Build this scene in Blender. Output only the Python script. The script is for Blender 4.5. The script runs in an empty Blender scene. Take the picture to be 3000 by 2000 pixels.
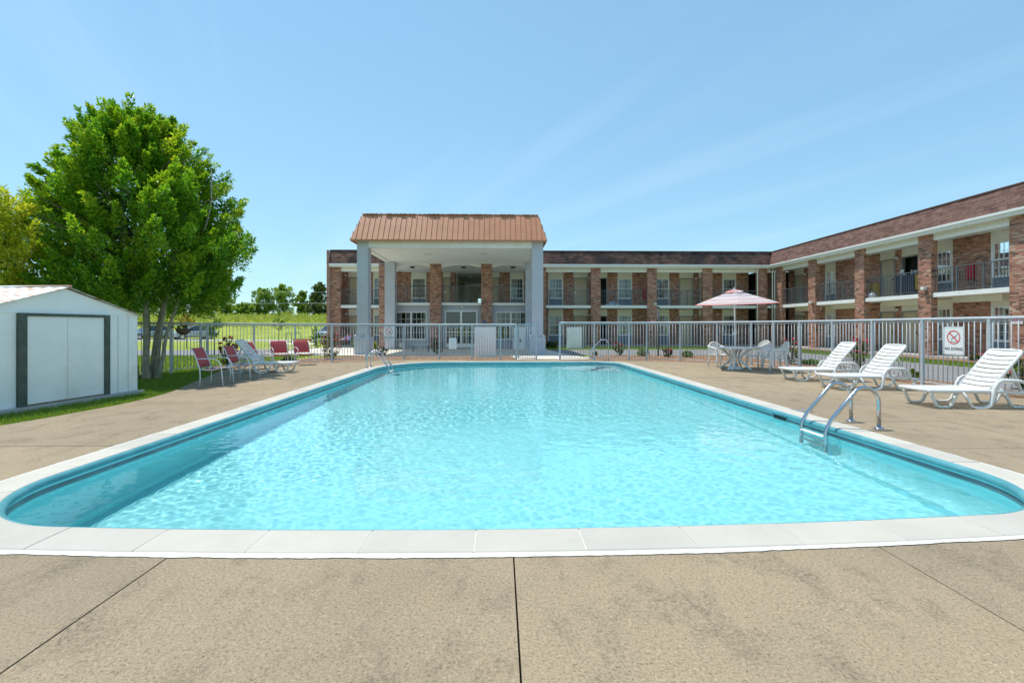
import bpy, bmesh, math, random
import numpy as np
from mathutils import Vector, Matrix
from mathutils.geometry import delaunay_2d_cdt
R = math.radians
random.seed(7)
rng = np.random.default_rng(7)
sc = bpy.context.scene
COL = sc.collection

# ------------------------------------------------------------------ camera
F_PX, CX, HOR, CAM_H = 1360.0, 1500.0, 958.0, 1.35
PSI = math.atan(35.0 / F_PX)
cam = bpy.data.cameras.new('camera')
camo = bpy.data.objects.new('camera', cam)
COL.objects.link(camo)
sc.camera = camo
camo.location = (0, 0, CAM_H)
camo.rotation_euler = (R(90), 0, -PSI)
cam.sensor_width = 36
cam.lens = F_PX / 3000 * 36
cam.shift_y = -(1000 - HOR) / 3000
cam.clip_start = 0.05
cam.clip_end = 3000

# ------------------------------------------------------------------ sky and sun
SUN_DIR = Vector((0.305, -0.19, -1.0)).normalized()
SUN_EL = math.asin(-SUN_DIR.z)
SUN_ROT = math.atan2(-SUN_DIR.x, -SUN_DIR.y)
world = bpy.data.worlds.new('World')
sc.world = world
world.use_nodes = True
wt = world.node_tree
bg = wt.nodes['Background']
sky = wt.nodes.new('ShaderNodeTexSky')
sky.sky_type = 'NISHITA'
sky.sun_disc = False
sky.sun_elevation = SUN_EL
sky.sun_rotation = SUN_ROT
sky.air_density = 1.25
sky.dust_density = 0.12
sky.ozone_density = 6.0
tint = wt.nodes.new('ShaderNodeMix'); tint.data_type = 'RGBA'; tint.blend_type = 'MULTIPLY'
tint.inputs[0].default_value = 1.0
tint.inputs[7].default_value = (0.71, 0.975, 1.06, 1)
gm = wt.nodes.new('ShaderNodeGamma'); gm.inputs[1].default_value = 0.55
wt.links.new(sky.outputs[0], gm.inputs[0]); wt.links.new(gm.outputs[0], tint.inputs[6])
# thin cirrus: streaky noise on a flat layer far overhead
tc = wt.nodes.new('ShaderNodeTexCoord')
sep = wt.nodes.new('ShaderNodeSeparateXYZ'); wt.links.new(tc.outputs['Generated'], sep.inputs[0])
mx = wt.nodes.new('ShaderNodeMath'); mx.operation = 'MAXIMUM'; mx.inputs[1].default_value = 0.04
wt.links.new(sep.outputs[2], mx.inputs[0])
dv = []
for i in range(2):
    d = wt.nodes.new('ShaderNodeMath'); d.operation = 'DIVIDE'
    wt.links.new(sep.outputs[i], d.inputs[0]); wt.links.new(mx.outputs[0], d.inputs[1]); dv.append(d)
cmb = wt.nodes.new('ShaderNodeCombineXYZ')
wt.links.new(dv[0].outputs[0], cmb.inputs[0]); wt.links.new(dv[1].outputs[0], cmb.inputs[1])
vr = wt.nodes.new('ShaderNodeVectorRotate'); vr.rotation_type = 'Z_AXIS'; vr.inputs['Angle'].default_value = R(-116)
wt.links.new(cmb.outputs[0], vr.inputs['Vector'])
mp = wt.nodes.new('ShaderNodeMapping'); mp.inputs['Scale'].default_value = (0.16, 1.25, 1); mp.inputs['Location'].default_value = (1.7, 0.6, 0)
wt.links.new(vr.outputs[0], mp.inputs[0])
nz = wt.nodes.new('ShaderNodeTexNoise'); nz.inputs['Scale'].default_value = 1.1; nz.inputs['Detail'].default_value = 7; nz.inputs['Roughness'].default_value = 0.55
nz.inputs['Distortion'].default_value = 0.35
wt.links.new(mp.outputs[0], nz.inputs['Vector'])
rp = wt.nodes.new('ShaderNodeValToRGB')
rp.color_ramp.elements[0].position = 0.50; rp.color_ramp.elements[0].color = (0, 0, 0, 1)
rp.color_ramp.elements[1].position = 0.80; rp.color_ramp.elements[1].color = (0.10, 0.10, 0.10, 1)
wt.links.new(nz.outputs[0], rp.inputs[0])
cl = wt.nodes.new('ShaderNodeMix'); cl.data_type = 'RGBA'
cl.inputs[7].default_value = (3.6, 3.8, 4.0, 1)
wt.links.new(rp.outputs[0], cl.inputs[0]); wt.links.new(tint.outputs[2], cl.inputs[6])
wt.links.new(cl.outputs[2], bg.inputs[0])
bg.inputs[1].default_value = 0.15
sun = bpy.data.lights.new('sun', 'SUN')
suno = bpy.data.objects.new('sun', sun)
COL.objects.link(suno)
sun.energy = 2.05
sun.angle = R(0.5)
sun.color = (1.0, 0.95, 0.87)
sun.cycles.is_caustics_light = True
suno.rotation_euler = SUN_DIR.to_track_quat('-Z', 'Y').to_euler()
suno.location = (-10, 10, 40)
sc.view_settings.view_transform = 'Standard'
sc.view_settings.look = 'None'
sc.view_settings.gamma = 1
sc.view_settings.use_curve_mapping = False
sc.view_settings.exposure = 1.22
sc.cycles.use_denoising = True
sc.cycles.max_bounces = 10
sc.cycles.transparent_max_bounces = 12
sc.cycles.sample_clamp_indirect = 6

# ------------------------------------------------------------------ pixel helpers (photo is 3000 x 2000)
def ray(px):
    lx = (px - CX) / F_PX
    return math.sin(PSI) + lx * math.cos(PSI), math.cos(PSI) - lx * math.sin(PSI)
def G(px, py, z=0.0):
    """point on the level ground (height z) under a photo pixel"""
    d = (CAM_H - z) * F_PX / (py - HOR)
    a, b = ray(px)
    return (a * d, b * d)
def XatY(px, Y):
    a, b = ray(px); return Y * a / b
def YatX(px, X):
    a, b = ray(px); return X * b / a
def depth(x, y): return y * math.cos(PSI) + x * math.sin(PSI)
def Zat(x, y, py): return CAM_H + (HOR - py) / F_PX * depth(x, y)

# ------------------------------------------------------------------ object helpers
ORG = {}
def root_of(o):
    while o.parent: o = o.parent
    return o
def tag(o, label=None, cat=None, group=None, kind=None):
    if label: o['label'] = label
    if cat: o['category'] = cat
    if group: o['group'] = group
    if kind: o['kind'] = kind
    return o
def thing(name, label, cat, loc=(0, 0, 0), rz=0.0, group=None, world=False, tilt=(0, 0)):
    o = bpy.data.objects.new(name, None)
    o.empty_display_size = 0.2
    COL.objects.link(o)
    o.location = loc
    o.rotation_euler = (tilt[0], tilt[1], rz)
    if world: ORG[o.name] = tuple(loc)
    return tag(o, label, cat, group)
def link_mesh(name, me, mat, parent=None, kind=None, label=None, cat=None, group=None):
    if mat is not None and not me.materials: me.materials.append(mat)
    o = bpy.data.objects.new(name, me)
    COL.objects.link(o)
    if parent is not None: o.parent = parent
    return tag(o, label, cat, group, kind)
def copy_tree(o, parent=None):
    c = o.copy(); COL.objects.link(c)
    if parent is not None: c.parent = parent
    for ch in list(o.children): copy_tree(ch, c)
    return c
def copy_thing(o, loc, rz, label, tilt=(0, 0)):
    c = copy_tree(o); c.location = loc; c.rotation_euler = (tilt[0], tilt[1], rz); c['label'] = label
    return c

class MB:
    def __init__(s): s.v = []; s.f = []; s.val = []
    def add(s, vs, fs, val=0.0):
        n = len(s.v); s.v += [tuple(p) for p in vs]
        s.f += [tuple(i + n for i in f) for f in fs]; s.val += [val] * len(fs)
        return s
    def box(s, x0, x1, y0, y1, z0, z1, val=0.0, M=None):
        vs = [(x0, y0, z0), (x1, y0, z0), (x1, y1, z0), (x0, y1, z0), (x0, y0, z1), (x1, y0, z1), (x1, y1, z1), (x0, y1, z1)]
        if M is not None: vs = [tuple(M @ Vector(p)) for p in vs]
        return s.add(vs, [(0, 3, 2, 1), (4, 5, 6, 7), (0, 1, 5, 4), (1, 2, 6, 5), (2, 3, 7, 6), (3, 0, 4, 7)], val)
    def bar(s, p0, p1, w, h, up=(0, 0, 1), val=0.0):
        p0 = Vector(p0); p1 = Vector(p1); d = (p1 - p0); L = d.length; d.normalize()
        side = d.cross(Vector(up))
        if side.length < 1e-5: side = Vector((1, 0, 0))
        side.normalize(); u = side.cross(d)
        M = Matrix((( d.x, side.x, u.x, p0.x), (d.y, side.y, u.y, p0.y), (d.z, side.z, u.z, p0.z), (0, 0, 0, 1)))
        return s.box(0, L, -w / 2, w / 2, -h / 2, h / 2, val, M)
    def tube(s, pts, r, n=8, caps=True, closed=False, sx=1.0, val=0.0):
        pts = [Vector(p) for p in pts]; m = len(pts)
        rs = r if isinstance(r, (list, tuple)) else [r] * m
        base = len(s.v); up = None
        for i, p in enumerate(pts):
            if closed: t = pts[(i + 1) % m] - pts[i - 1]
            else: t = pts[min(i + 1, m - 1)] - pts[max(i - 1, 0)]
            t.normalize()
            if up is None:
                up = Vector((0, 0, 1)) if abs(t.z) < 0.9 else Vector((0, 1, 0))
            a = t.cross(up)
            if a.length < 1e-4: a = t.cross(Vector((1, 0, 0)))
            a.normalize(); b = a.cross(t); up = b
            for k in range(n):
                q = 2 * math.pi * k / n
                s.v.append(tuple(p + a * (rs[i] * sx * math.cos(q)) + b * (rs[i] * math.sin(q))))
        segs = m if closed else m - 1
        for i in range(segs):
            i2 = (i + 1) % m
            for k in range(n):
                k2 = (k + 1) % n
                s.f.append((base + i * n + k, base + i * n + k2, base + i2 * n + k2, base + i2 * n + k)); s.val.append(val)
        if caps and not closed:
            s.f.append(tuple(base + k for k in reversed(range(n)))); s.val.append(val)
            s.f.append(tuple(base + (m - 1) * n + k for k in range(n))); s.val.append(val)
        return s
    def lathe(s, prof, n=16, c=(0, 0), a0=0, a1=2 * math.pi, val=0.0):
        full = abs(a1 - a0 - 2 * math.pi) < 1e-6
        base = len(s.v); m = len(prof); cnt = n if full else n + 1
        for k in range(cnt):
            q = a0 + (a1 - a0) * k / n
            for (r_, z) in prof: s.v.append((c[0] + r_ * math.cos(q), c[1] + r_ * math.sin(q), z))
        for k in range(n):
            k2 = (k + 1) % cnt
            for j in range(m - 1):
                s.f.append((base + k * m + j, base + k2 * m + j, base + k2 * m + j + 1, base + k * m + j + 1)); s.val.append(val)
        return s
    def prism(s, pts, z0, z1, val=0.0):
        n = len(pts); b = len(s.v)
        s.v += [(p[0], p[1], z0) for p in pts] + [(p[0], p[1], z1) for p in pts]
        fs = [tuple(reversed(range(n))), tuple(range(n, 2 * n))] + [(i, (i + 1) % n, n + (i + 1) % n, n + i) for i in range(n)]
        s.f += [tuple(i + b for i in f) for f in fs]; s.val += [val] * len(fs)
        return s
    def mesh(s, name, origin=(0, 0, 0), smooth=False):
        me = bpy.data.meshes.new(name)
        V = np.array(s.v, dtype=np.float64).reshape(-1, 3) - np.array(origin)
        me.from_pydata(V.tolist(), [], s.f)
        if smooth: me.polygons.foreach_set('use_smooth', [True] * len(me.polygons))
        if any(s.val):
            at = me.attributes.new('rnd', 'FLOAT', 'FACE'); at.data.foreach_set('value', s.val)
        me.update()
        return me
    def build(s, name, mat, parent=None, smooth=False, kind=None, label=None, cat=None, group=None, bevel=0, origin=None):
        if origin is None:
            origin = ORG.get(root_of(parent).name, (0, 0, 0)) if parent is not None else (0, 0, 0)
        o = link_mesh(name, s.mesh(name, origin, smooth), mat, parent, kind, label, cat, group)
        if bevel:
            b = o.modifiers.new('bevel', 'BEVEL'); b.width = bevel; b.segments = 2; b.limit_method = 'ANGLE'; b.angle_limit = R(40)
        return o

def np_mesh(name, V, Fq, rnd=None, smooth=False):
    me = bpy.data.meshes.new(name)
    V = np.ascontiguousarray(V, dtype=np.float32); Fq = np.ascontiguousarray(Fq, dtype=np.int32)
    me.vertices.add(len(V)); me.vertices.foreach_set('co', V.ravel())
    n, k = Fq.shape
    me.loops.add(n * k); me.loops.foreach_set('vertex_index', Fq.ravel())
    me.polygons.add(n); me.polygons.foreach_set('loop_start', np.arange(n, dtype=np.int32) * k)
    me.polygons.foreach_set('loop_total', np.full(n, k, dtype=np.int32))
    if smooth: me.polygons.foreach_set('use_smooth', np.ones(n, dtype=bool))
    if rnd is not None:
        at = me.attributes.new('rnd', 'FLOAT', 'FACE'); at.data.foreach_set('value', np.ascontiguousarray(rnd, dtype=np.float32))
    me.update(calc_edges=True); me.validate()
    return me

# ------------------------------------------------------------------ materials
def nodes_of(m):
    m.use_nodes = True
    t = m.node_tree
    return t, t.nodes['Principled BSDF']
def N(t, kind, **kw):
    n = t.nodes.new(kind)
    for k, v in kw.items():
        if k in n.inputs.keys() if isinstance(k, str) else False: n.inputs[k].default_value = v
        else: setattr(n, k, v)
    return n
def noise(t, scale, detail=4, rough=0.55, vec=None, dist=0.0):
    n = t.nodes.new('ShaderNodeTexNoise'); n.inputs['Scale'].default_value = scale
    n.inputs['Detail'].default_value = detail; n.inputs['Roughness'].default_value = rough; n.inputs['Distortion'].default_value = dist
    if vec is not None: t.links.new(vec, n.inputs['Vector'])
    return n
def ramp(t, fac, stops):
    r_ = t.nodes.new('ShaderNodeValToRGB'); el = r_.color_ramp.elements
    while len(el) < len(stops): el.new(0.5)
    for e, (p, c) in zip(el, stops):
        e.position = p; e.color = (*c, 1) if len(c) == 3 else c
    t.links.new(fac, r_.inputs[0])
    return r_
def mix(t, fac, a, b, mode='MIX'):
    m = t.nodes.new('ShaderNodeMix'); m.data_type = 'RGBA'; m.blend_type = mode
    for i, x in ((0, fac), (6, a), (7, b)):
        if hasattr(x, 'is_output'): t.links.new(x, m.inputs[i])
        else: m.inputs[i].default_value = (x if i == 0 else ((*x, 1) if len(x) == 3 else x))
    return m.outputs[2]
def bump(t, p, h, strength=0.3, dist=0.01):
    b = t.nodes.new('ShaderNodeBump'); b.inputs['Strength'].default_value = strength; b.inputs['Distance'].default_value = dist
    t.links.new(h, b.inputs['Height']); t.links.new(b.outputs[0], p.inputs['Normal'])
MATS = {}
def mat(name, col, rough=0.6, metal=0.0, var=0.12, vscale=6.0, bscale=0, bstr=0.2, bdist=0.004, spec=0.5, dirt=None, coat=0):
    if name in MATS: return MATS[name]
    m = bpy.data.materials.new(name); MATS[name] = m
    t, p = nodes_of(m)
    p.inputs['Roughness'].default_value = rough; p.inputs['Metallic'].default_value = metal
    p.inputs['Specular IOR Level'].default_value = spec
    if coat: p.inputs['Coat Weight'].default_value = coat
    co = t.nodes.new('ShaderNodeTexCoord').outputs['Object']
    n = noise(t, vscale, 5, 0.6, co)
    lo = tuple(c * (1 - var) for c in col); hi = tuple(min(1, c * (1 + var)) for c in col)
    out = ramp(t, n.outputs[0], [(0.3, lo), (0.7, hi)]).outputs[0]
    if dirt:
        dcol, dscale, amt = dirt
        dn = noise(t, dscale, 6, 0.65, co, 0.4)
        fac = ramp(t, dn.outputs[0], [(0.52, (0, 0, 0)), (0.75, (amt, amt, amt))]).outputs[0]
        out = mix(t, fac, out, dcol)
    t.links.new(out, p.inputs['Base Color'])
    if bscale:
        bump(t, p, noise(t, bscale, 6, 0.6, co).outputs[0], bstr, bdist)
    return m
def rnd_source(t, per_object):
    if per_object: return t.nodes.new('ShaderNodeObjectInfo').outputs['Random']
    a = t.nodes.new('ShaderNodeAttribute'); a.attribute_name = 'rnd'; return a.outputs['Fac']
def rnd_mat(name, stops, per_object=False, rough=0.85, bscale=60, bstr=0.35, var=0.25, vscale=25, spec=0.3, stain=None):
    m = bpy.data.materials.new(name); MATS[name] = m
    t, p = nodes_of(m)
    p.inputs['Roughness'].default_value = rough; p.inputs['Specular IOR Level'].default_value = spec
    c = ramp(t, rnd_source(t, per_object), stops).outputs[0]
    geo = t.nodes.new('ShaderNodeNewGeometry').outputs['Position']
    n = noise(t, vscale, 5, 0.6, geo)
    v = ramp(t, n.outputs[0], [(0.25, (1 - var,) * 3), (0.75, (1 + var,) * 3)]).outputs[0]
    c = mix(t, 1.0, c, v, 'MULTIPLY')
    if stain:
        scol, sscale, amt = stain
        sn = noise(t, sscale, 5, 0.6, geo, 0.6)
        c = mix(t, ramp(t, sn.outputs[0], [(0.38, (0, 0, 0)), (0.62, (amt,) * 3)]).outputs[0], c, scol)
    t.links.new(c, p.inputs['Base Color'])
    bump(t, p, noise(t, bscale, 5, 0.6, geo).outputs[0], bstr, 0.004)
    return m
def leaf_mat(name, stops, trans=0.35, rough=0.5):
    m = bpy.data.materials.new(name); MATS[name] = m
    t, p = nodes_of(m)
    c = ramp(t, rnd_source(t, False), stops).outputs[0]
    t.links.new(c, p.inputs['Base Color']); p.inputs['Roughness'].default_value = rough
    p.inputs['Specular IOR Level'].default_value = 0.35
    tr = t.nodes.new('ShaderNodeBsdfTranslucent')
    tcol = mix(t, 1.0, c, (1.25, 1.2, 0.55), 'MULTIPLY')
    t.links.new(tcol, tr.inputs[0])
    ms = t.nodes.new('ShaderNodeMixShader'); ms.inputs[0].default_value = trans
    t.links.new(p.outputs[0], ms.inputs[1]); t.links.new(tr.outputs[0], ms.inputs[2])
    t.links.new(ms.outputs[0], t.nodes['Material Output'].inputs[0])
    return m

BRICK_STOPS = [(0.0, (0.149, 0.090, 0.071)), (0.12, (0.184, 0.098, 0.076)), (0.17, (0.345, 0.155, 0.109)), (0.5, (0.437, 0.201, 0.138)), (0.78, (0.506, 0.247, 0.172)), (0.88, (0.391, 0.230, 0.167)), (0.94, (0.575, 0.402, 0.299)), (1.0, (0.483, 0.322, 0.230))]
M_brick = rnd_mat('brick_joined', BRICK_STOPS, False, var=0.14, vscale=9)
M_brick1 = rnd_mat('brick_single', BRICK_STOPS, True, var=0.14, vscale=9)
M_mortar = mat('mortar', (0.50, 0.43, 0.35), 0.95, var=0.2, vscale=9, bscale=80)
SH_STOPS = [(0.0, (0.115, 0.062, 0.050)), (0.4, (0.165, 0.092, 0.074)), (0.8, (0.205, 0.118, 0.096)), (1.0, (0.145, 0.088, 0.072))]
M_shing = rnd_mat('shingle_joined', SH_STOPS, False, 0.95, 120, 0.5, 0.14, 3)
M_shing1 = rnd_mat('shingle_single', SH_STOPS, True, 0.95, 120, 0.5, 0.14, 3)
M_shingA = rnd_mat('shingle_algae', SH_STOPS, False, 0.95, 120, 0.5, 0.3, 3, stain=((0.030, 0.027, 0.027), 0.9, 0.9))
M_white = mat('white_paint', (0.86, 0.86, 0.84), 0.5, var=0.05, vscale=3, dirt=((0.55, 0.52, 0.44), 2.5, 0.25))
M_trim = mat('white_trim', (0.84, 0.84, 0.82), 0.4, var=0.04)
M_cream = mat('cream_panel', (0.82, 0.80, 0.72), 0.6, var=0.04, vscale=2, dirt=((0.5, 0.47, 0.38), 3, 0.2))
M_ceil = mat('ceiling_paint', (0.91, 0.91, 0.89), 0.7, var=0.04, vscale=2)
M_grey = mat('grey_stucco', (0.50, 0.515, 0.57), 0.85, var=0.06, vscale=2.5, bscale=70, bstr=0.35, dirt=((0.43, 0.44, 0.50), 1.2, 0.35))
M_blue = mat('blue_grey_louvre', (0.24, 0.29, 0.36), 0.6, var=0.08)
M_door = mat('tan_door', (0.56, 0.46, 0.32), 0.5, var=0.06)
M_jamb = mat('grey_jamb', (0.27, 0.28, 0.27), 0.5, var=0.06)
M_brownjamb = mat('maroon_jamb', (0.13, 0.045, 0.04), 0.5)
M_rail = mat('rail_grey', (0.11, 0.13, 0.14), 0.45, var=0.08)
M_fence = mat('fence_grey', (0.46, 0.50, 0.53), 0.38, var=0.08, vscale=12, dirt=((0.38, 0.37, 0.33), 5, 0.3))
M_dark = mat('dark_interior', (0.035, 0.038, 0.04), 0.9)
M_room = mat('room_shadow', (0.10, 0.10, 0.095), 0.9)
M_curt = mat('curtain', (0.52, 0.50, 0.44), 0.9, var=0.08, vscale=3)
M_slabc = mat('walkway_concrete', (0.46, 0.44, 0.40), 0.85, var=0.1, bscale=60)
M_copper = mat('copper_metal_roof', (0.51, 0.235, 0.13), 0.42, var=0.10, vscale=1.6, metal=0.0, spec=0.4, dirt=((0.42, 0.165, 0.085), 2, 0.45))
M_chrome = mat('stainless', (0.52, 0.54, 0.57), 0.14, metal=1.0, var=0.03)
M_plastic = mat('white_resin', (0.72, 0.71, 0.68), 0.38, var=0.03, vscale=4, dirt=((0.62, 0.60, 0.54), 5, 0.18))
M_plasticw = mat('warm_resin', (0.76, 0.73, 0.66), 0.42, var=0.04, dirt=((0.55, 0.5, 0.42), 6, 0.3))
M_panel = mat('panel_white', (0.90, 0.90, 0.88), 0.5, var=0.03, vscale=3)
M_alum = mat('white_tube', (0.74, 0.76, 0.78), 0.35, var=0.04)
M_sign = mat('sign_white', (0.82, 0.83, 0.83), 0.35, var=0.02)
M_red = mat('sign_red', (0.72, 0.055, 0.05), 0.45, var=0.03)
M_black = mat('print_black', (0.05, 0.05, 0.055), 0.5, var=0.05)
M_pinkred = mat('sign_magenta', (0.62, 0.05, 0.12), 0.45, var=0.03)
M_redbox = mat('red_box', (0.45, 0.02, 0.035), 0.35, var=0.05)
M_yellow = mat('yellow_vinyl', (0.55, 0.33, 0.03), 0.5, var=0.1)
M_navy = mat('navy_plastic', (0.03, 0.04, 0.075), 0.4)
M_bark = mat('bark', (0.38, 0.34, 0.25), 0.95, var=0.35, vscale=9, bscale=22, bstr=0.8, bdist=0.03, dirt=((0.14, 0.17, 0.07), 3.0, 0.7))
M_barkd = mat('dark_bark', (0.10, 0.085, 0.06), 0.95, var=0.3, vscale=9, bscale=22, bstr=0.7, bdist=0.03)
M_stem = mat('green_stem', (0.08, 0.09, 0.035), 0.8)
M_rubber = mat('tyre', (0.03, 0.03, 0.03), 0.85)
M_silver = mat('silver_car_paint', (0.42, 0.46, 0.50), 0.25, metal=0.4, var=0.02, coat=0.6)
M_silver2 = mat('blue_silver_car_paint', (0.33, 0.42, 0.48), 0.25, metal=0.4, var=0.02, coat=0.6)
M_carglass = mat('car_glass', (0.03, 0.05, 0.06), 0.08, var=0.02)
M_lamp = mat('lamp_white', (0.75, 0.75, 0.70), 0.5, var=0.03)
M_green = mat('green_enamel', (0.02, 0.20, 0.13), 0.4)
M_orange = mat('orange_enamel', (0.65, 0.10, 0.03), 0.5)
M_terra = mat('coco_liner', (0.13, 0.085, 0.045), 0.95, var=0.3, vscale=30, bscale=60, bstr=0.6)
M_urn = mat('pale_urn', (0.5, 0.5, 0.48), 0.6)
M_cable = mat('cable', (0.55, 0.56, 0.57), 0.5)

def make_glass():
    m = bpy.data.materials.new('window_glass'); t, p = nodes_of(m)
    tr = t.nodes.new('ShaderNodeBsdfTransparent'); tr.inputs[0].default_value = (0.80, 0.86, 0.86, 1)
    gl = t.nodes.new('ShaderNodeBsdfGlossy'); gl.inputs['Roughness'].default_value = 0.03; gl.inputs[0].default_value = (0.9, 0.95, 1, 1)
    fr = t.nodes.new('ShaderNodeFresnel'); fr.inputs[0].default_value = 1.9
    geo = t.nodes.new('ShaderNodeNewGeometry').outputs['Position']
    b = t.nodes.new('ShaderNodeBump'); b.inputs['Strength'].default_value = 0.05; b.inputs['Distance'].default_value = 0.05
    t.links.new(noise(t, 1.4, 2, 0.5, geo).outputs[0], b.inputs['Height'])
    t.links.new(b.outputs[0], gl.inputs['Normal'])
    ms = t.nodes.new('ShaderNodeMixShader')
    t.links.new(fr.outputs[0], ms.inputs[0]); t.links.new(tr.outputs[0], ms.inputs[1]); t.links.new(gl.outputs[0], ms.inputs[2])
    t.links.new(ms.outputs[0], t.nodes['Material Output'].inputs[0])
    return m
M_glass = make_glass()

def make_deck(name, base, dark, scale=1.0, blotch=0.75):
    m = bpy.data.materials.new(name); t, p = nodes_of(m)
    geo = t.nodes.new('ShaderNodeNewGeometry').outputs['Position']
    p.inputs['Roughness'].default_value = 0.9; p.inputs['Specular IOR Level'].default_value = 0.25
    big = noise(t, 0.45 * scale, 6, 0.6, geo)
    b2 = tuple(x * f for x, f in zip(base, (1.10, 1.10, 1.10))); b1 = tuple(x * f for x, f in zip(base, (0.84, 0.85, 0.87)))
    c = ramp(t, big.outputs[0], [(0.3, b1), (0.68, b2)]).outputs[0]
    oi = t.nodes.new('ShaderNodeObjectInfo').outputs['Random']
    c = mix(t, 1.0, c, ramp(t, oi, [(0.0, (0.93, 0.94, 0.96)), (1.0, (1.06, 1.05, 1.03))]).outputs[0], 'MULTIPLY')
    fine = noise(t, 190 * scale, 3, 0.7, geo)
    c = mix(t, 1.0, c, ramp(t, fine.outputs[0], [(0.30, (0.60, 0.58, 0.55)), (0.48, (0.98, 0.98, 0.98)), (0.62, (1.05, 1.05, 1.05)), (0.78, (1.35, 1.36, 1.38))]).outputs[0], 'MULTIPLY')
    mid = noise(t, 70 * scale, 4, 0.75, geo)
    peb = t.nodes.new('ShaderNodeTexVoronoi'); peb.inputs['Scale'].default_value = 100 * scale; t.links.new(geo, peb.inputs['Vector'])
    pc = ramp(t, peb.outputs['Color'], [(0.0, (0.52, 0.50, 0.46)), (0.14, (0.95, 0.95, 0.95)), (0.80, (1.0, 1.0, 1.0)), (0.93, (1.28, 1.29, 1.30))]).outputs[0]
    c = mix(t, 0.8, c, mix(t, 1.0, c, pc, 'MULTIPLY'))
    c = mix(t, 1.0, c, ramp(t, mid.outputs[0], [(0.32, (0.50, 0.49, 0.46)), (0.47, (1.0, 1.0, 1.0)), (0.68, (1.22, 1.22, 1.22))]).outputs[0], 'MULTIPLY')
    # mildew blotches: speckle gathered in streaky patches along the brush direction
    mpn = t.nodes.new('ShaderNodeMapping'); mpn.inputs['Scale'].default_value = (1.5, 0.9, 1); t.links.new(geo, mpn.inputs[0])
    pat = noise(t, 2.3 * scale, 6, 0.68, mpn.outputs[0], 0.2)
    spk = noise(t, 38 * scale, 5, 0.75, geo)
    ml = t.nodes.new('ShaderNodeMath'); ml.operation = 'MULTIPLY'
    t.links.new(ramp(t, pat.outputs[0], [(0.50, (0, 0, 0)), (0.74, (1, 1, 1))]).outputs[0], ml.inputs[0])
    t.links.new(ramp(t, spk.outputs[0], [(0.42, (0.10,) * 3), (0.60, (1, 1, 1))]).outputs[0], ml.inputs[1])
    ml2 = t.nodes.new('ShaderNodeMath'); ml2.operation = 'MULTIPLY'; ml2.inputs[1].default_value = blotch; t.links.new(ml.outputs[0], ml2.inputs[0])
    c = mix(t, ml2.outputs[0], c, dark)
    # faint ochre staining
    och = noise(t, 0.8, 4, 0.6, geo, 0.3)
    c = mix(t, ramp(t, och.outputs[0], [(0.55, (0, 0, 0)), (0.75, (0.35,) * 3)]).outputs[0], c, (base[0] * 1.05, base[1] * 0.92, base[2] * 0.72))
    t.links.new(c, p.inputs['Base Color'])
    wv = t.nodes.new('ShaderNodeTexWave'); wv.bands_direction = 'X'; wv.inputs['Scale'].default_value = 55; wv.inputs['Distortion'].default_value = 3; wv.inputs['Detail'].default_value = 2
    t.links.new(geo, wv.inputs['Vector'])
    hs = t.nodes.new('ShaderNodeMath'); hs.operation = 'MULTIPLY_ADD'; hs.inputs[1].default_value = 0.15
    t.links.new(wv.outputs['Fac'], hs.inputs[0]); t.links.new(fine.outputs[0], hs.inputs[2])
    bump(t, p, hs.outputs[0], 0.5, 0.004)
    return m
M_deck = make_deck('broomed_concrete', (0.328, 0.258, 0.171), (0.080, 0.068, 0.053), 1.0, 1.0)
M_path = make_deck('sidewalk_concrete', (0.70, 0.64, 0.545), (0.25, 0.22, 0.18), 1.0, 0.3)
M_asph = mat('asphalt', (0.20, 0.198, 0.20), 0.9, var=0.15, vscale=1.2, bscale=70, bstr=0.4, dirt=((0.26, 0.255, 0.245), 0.7, 0.5))
M_base = mat('joint_base', (0.05, 0.043, 0.034), 0.95)  # dark base sheet that shows in the open joints between slabs
M_mulch = rnd_mat('mulch', [(0, (0.33, 0.185, 0.10)), (1, (0.33, 0.185, 0.10))], False, 0.95, 26, 1.0, 0.7, 13, stain=((0.10, 0.055, 0.03), 5.0, 0.75))
def make_coping():
    m = bpy.data.materials.new('coping_stone_paint'); t, p = nodes_of(m)
    geo = t.nodes.new('ShaderNodeNewGeometry').outputs['Position']
    p.inputs['Roughness'].default_value = 0.7
    c = ramp(t, noise(t, 1.7, 6, 0.6, geo).outputs[0], [(0.3, (0.455, 0.43, 0.37)), (0.65, (0.525, 0.495, 0.43))]).outputs[0]
    oi = t.nodes.new('ShaderNodeObjectInfo').outputs['Random']
    c = mix(t, 1.0, c, ramp(t, oi, [(0, (0.91, 0.91, 0.92)), (1, (1.06, 1.05, 1.03))]).outputs[0], 'MULTIPLY')
    c = mix(t, ramp(t, noise(t, 9, 6, 0.7, geo, 0.5).outputs[0], [(0.55, (0, 0, 0)), (0.8, (0.5,) * 3)]).outputs[0], c, (0.50, 0.47, 0.40))
    c = mix(t, ramp(t, noise(t, 70, 3, 0.6, geo).outputs[0], [(0.66, (0, 0, 0)), (0.72, (0.5,) * 3)]).outputs[0], c, (0.36, 0.34, 0.30))
    t.links.new(c, p.inputs['Base Color'])
    bump(t, p, noise(t, 90, 4, 0.6, geo).outputs[0], 0.3, 0.003)
    return m
M_coping = make_coping()
M_mortarw = mat('white_mortar_band', (0.66, 0.65, 0.61), 0.8, var=0.08, vscale=8, bscale=30, bstr=0.5, bdist=0.006, dirt=((0.5, 0.46, 0.38), 7, 0.35))
M_poolp = mat('pool_paint', (0.285, 0.71, 0.74), 0.6, var=0.04, vscale=1.5, dirt=((0.235, 0.66, 0.70), 2, 0.3))
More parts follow.
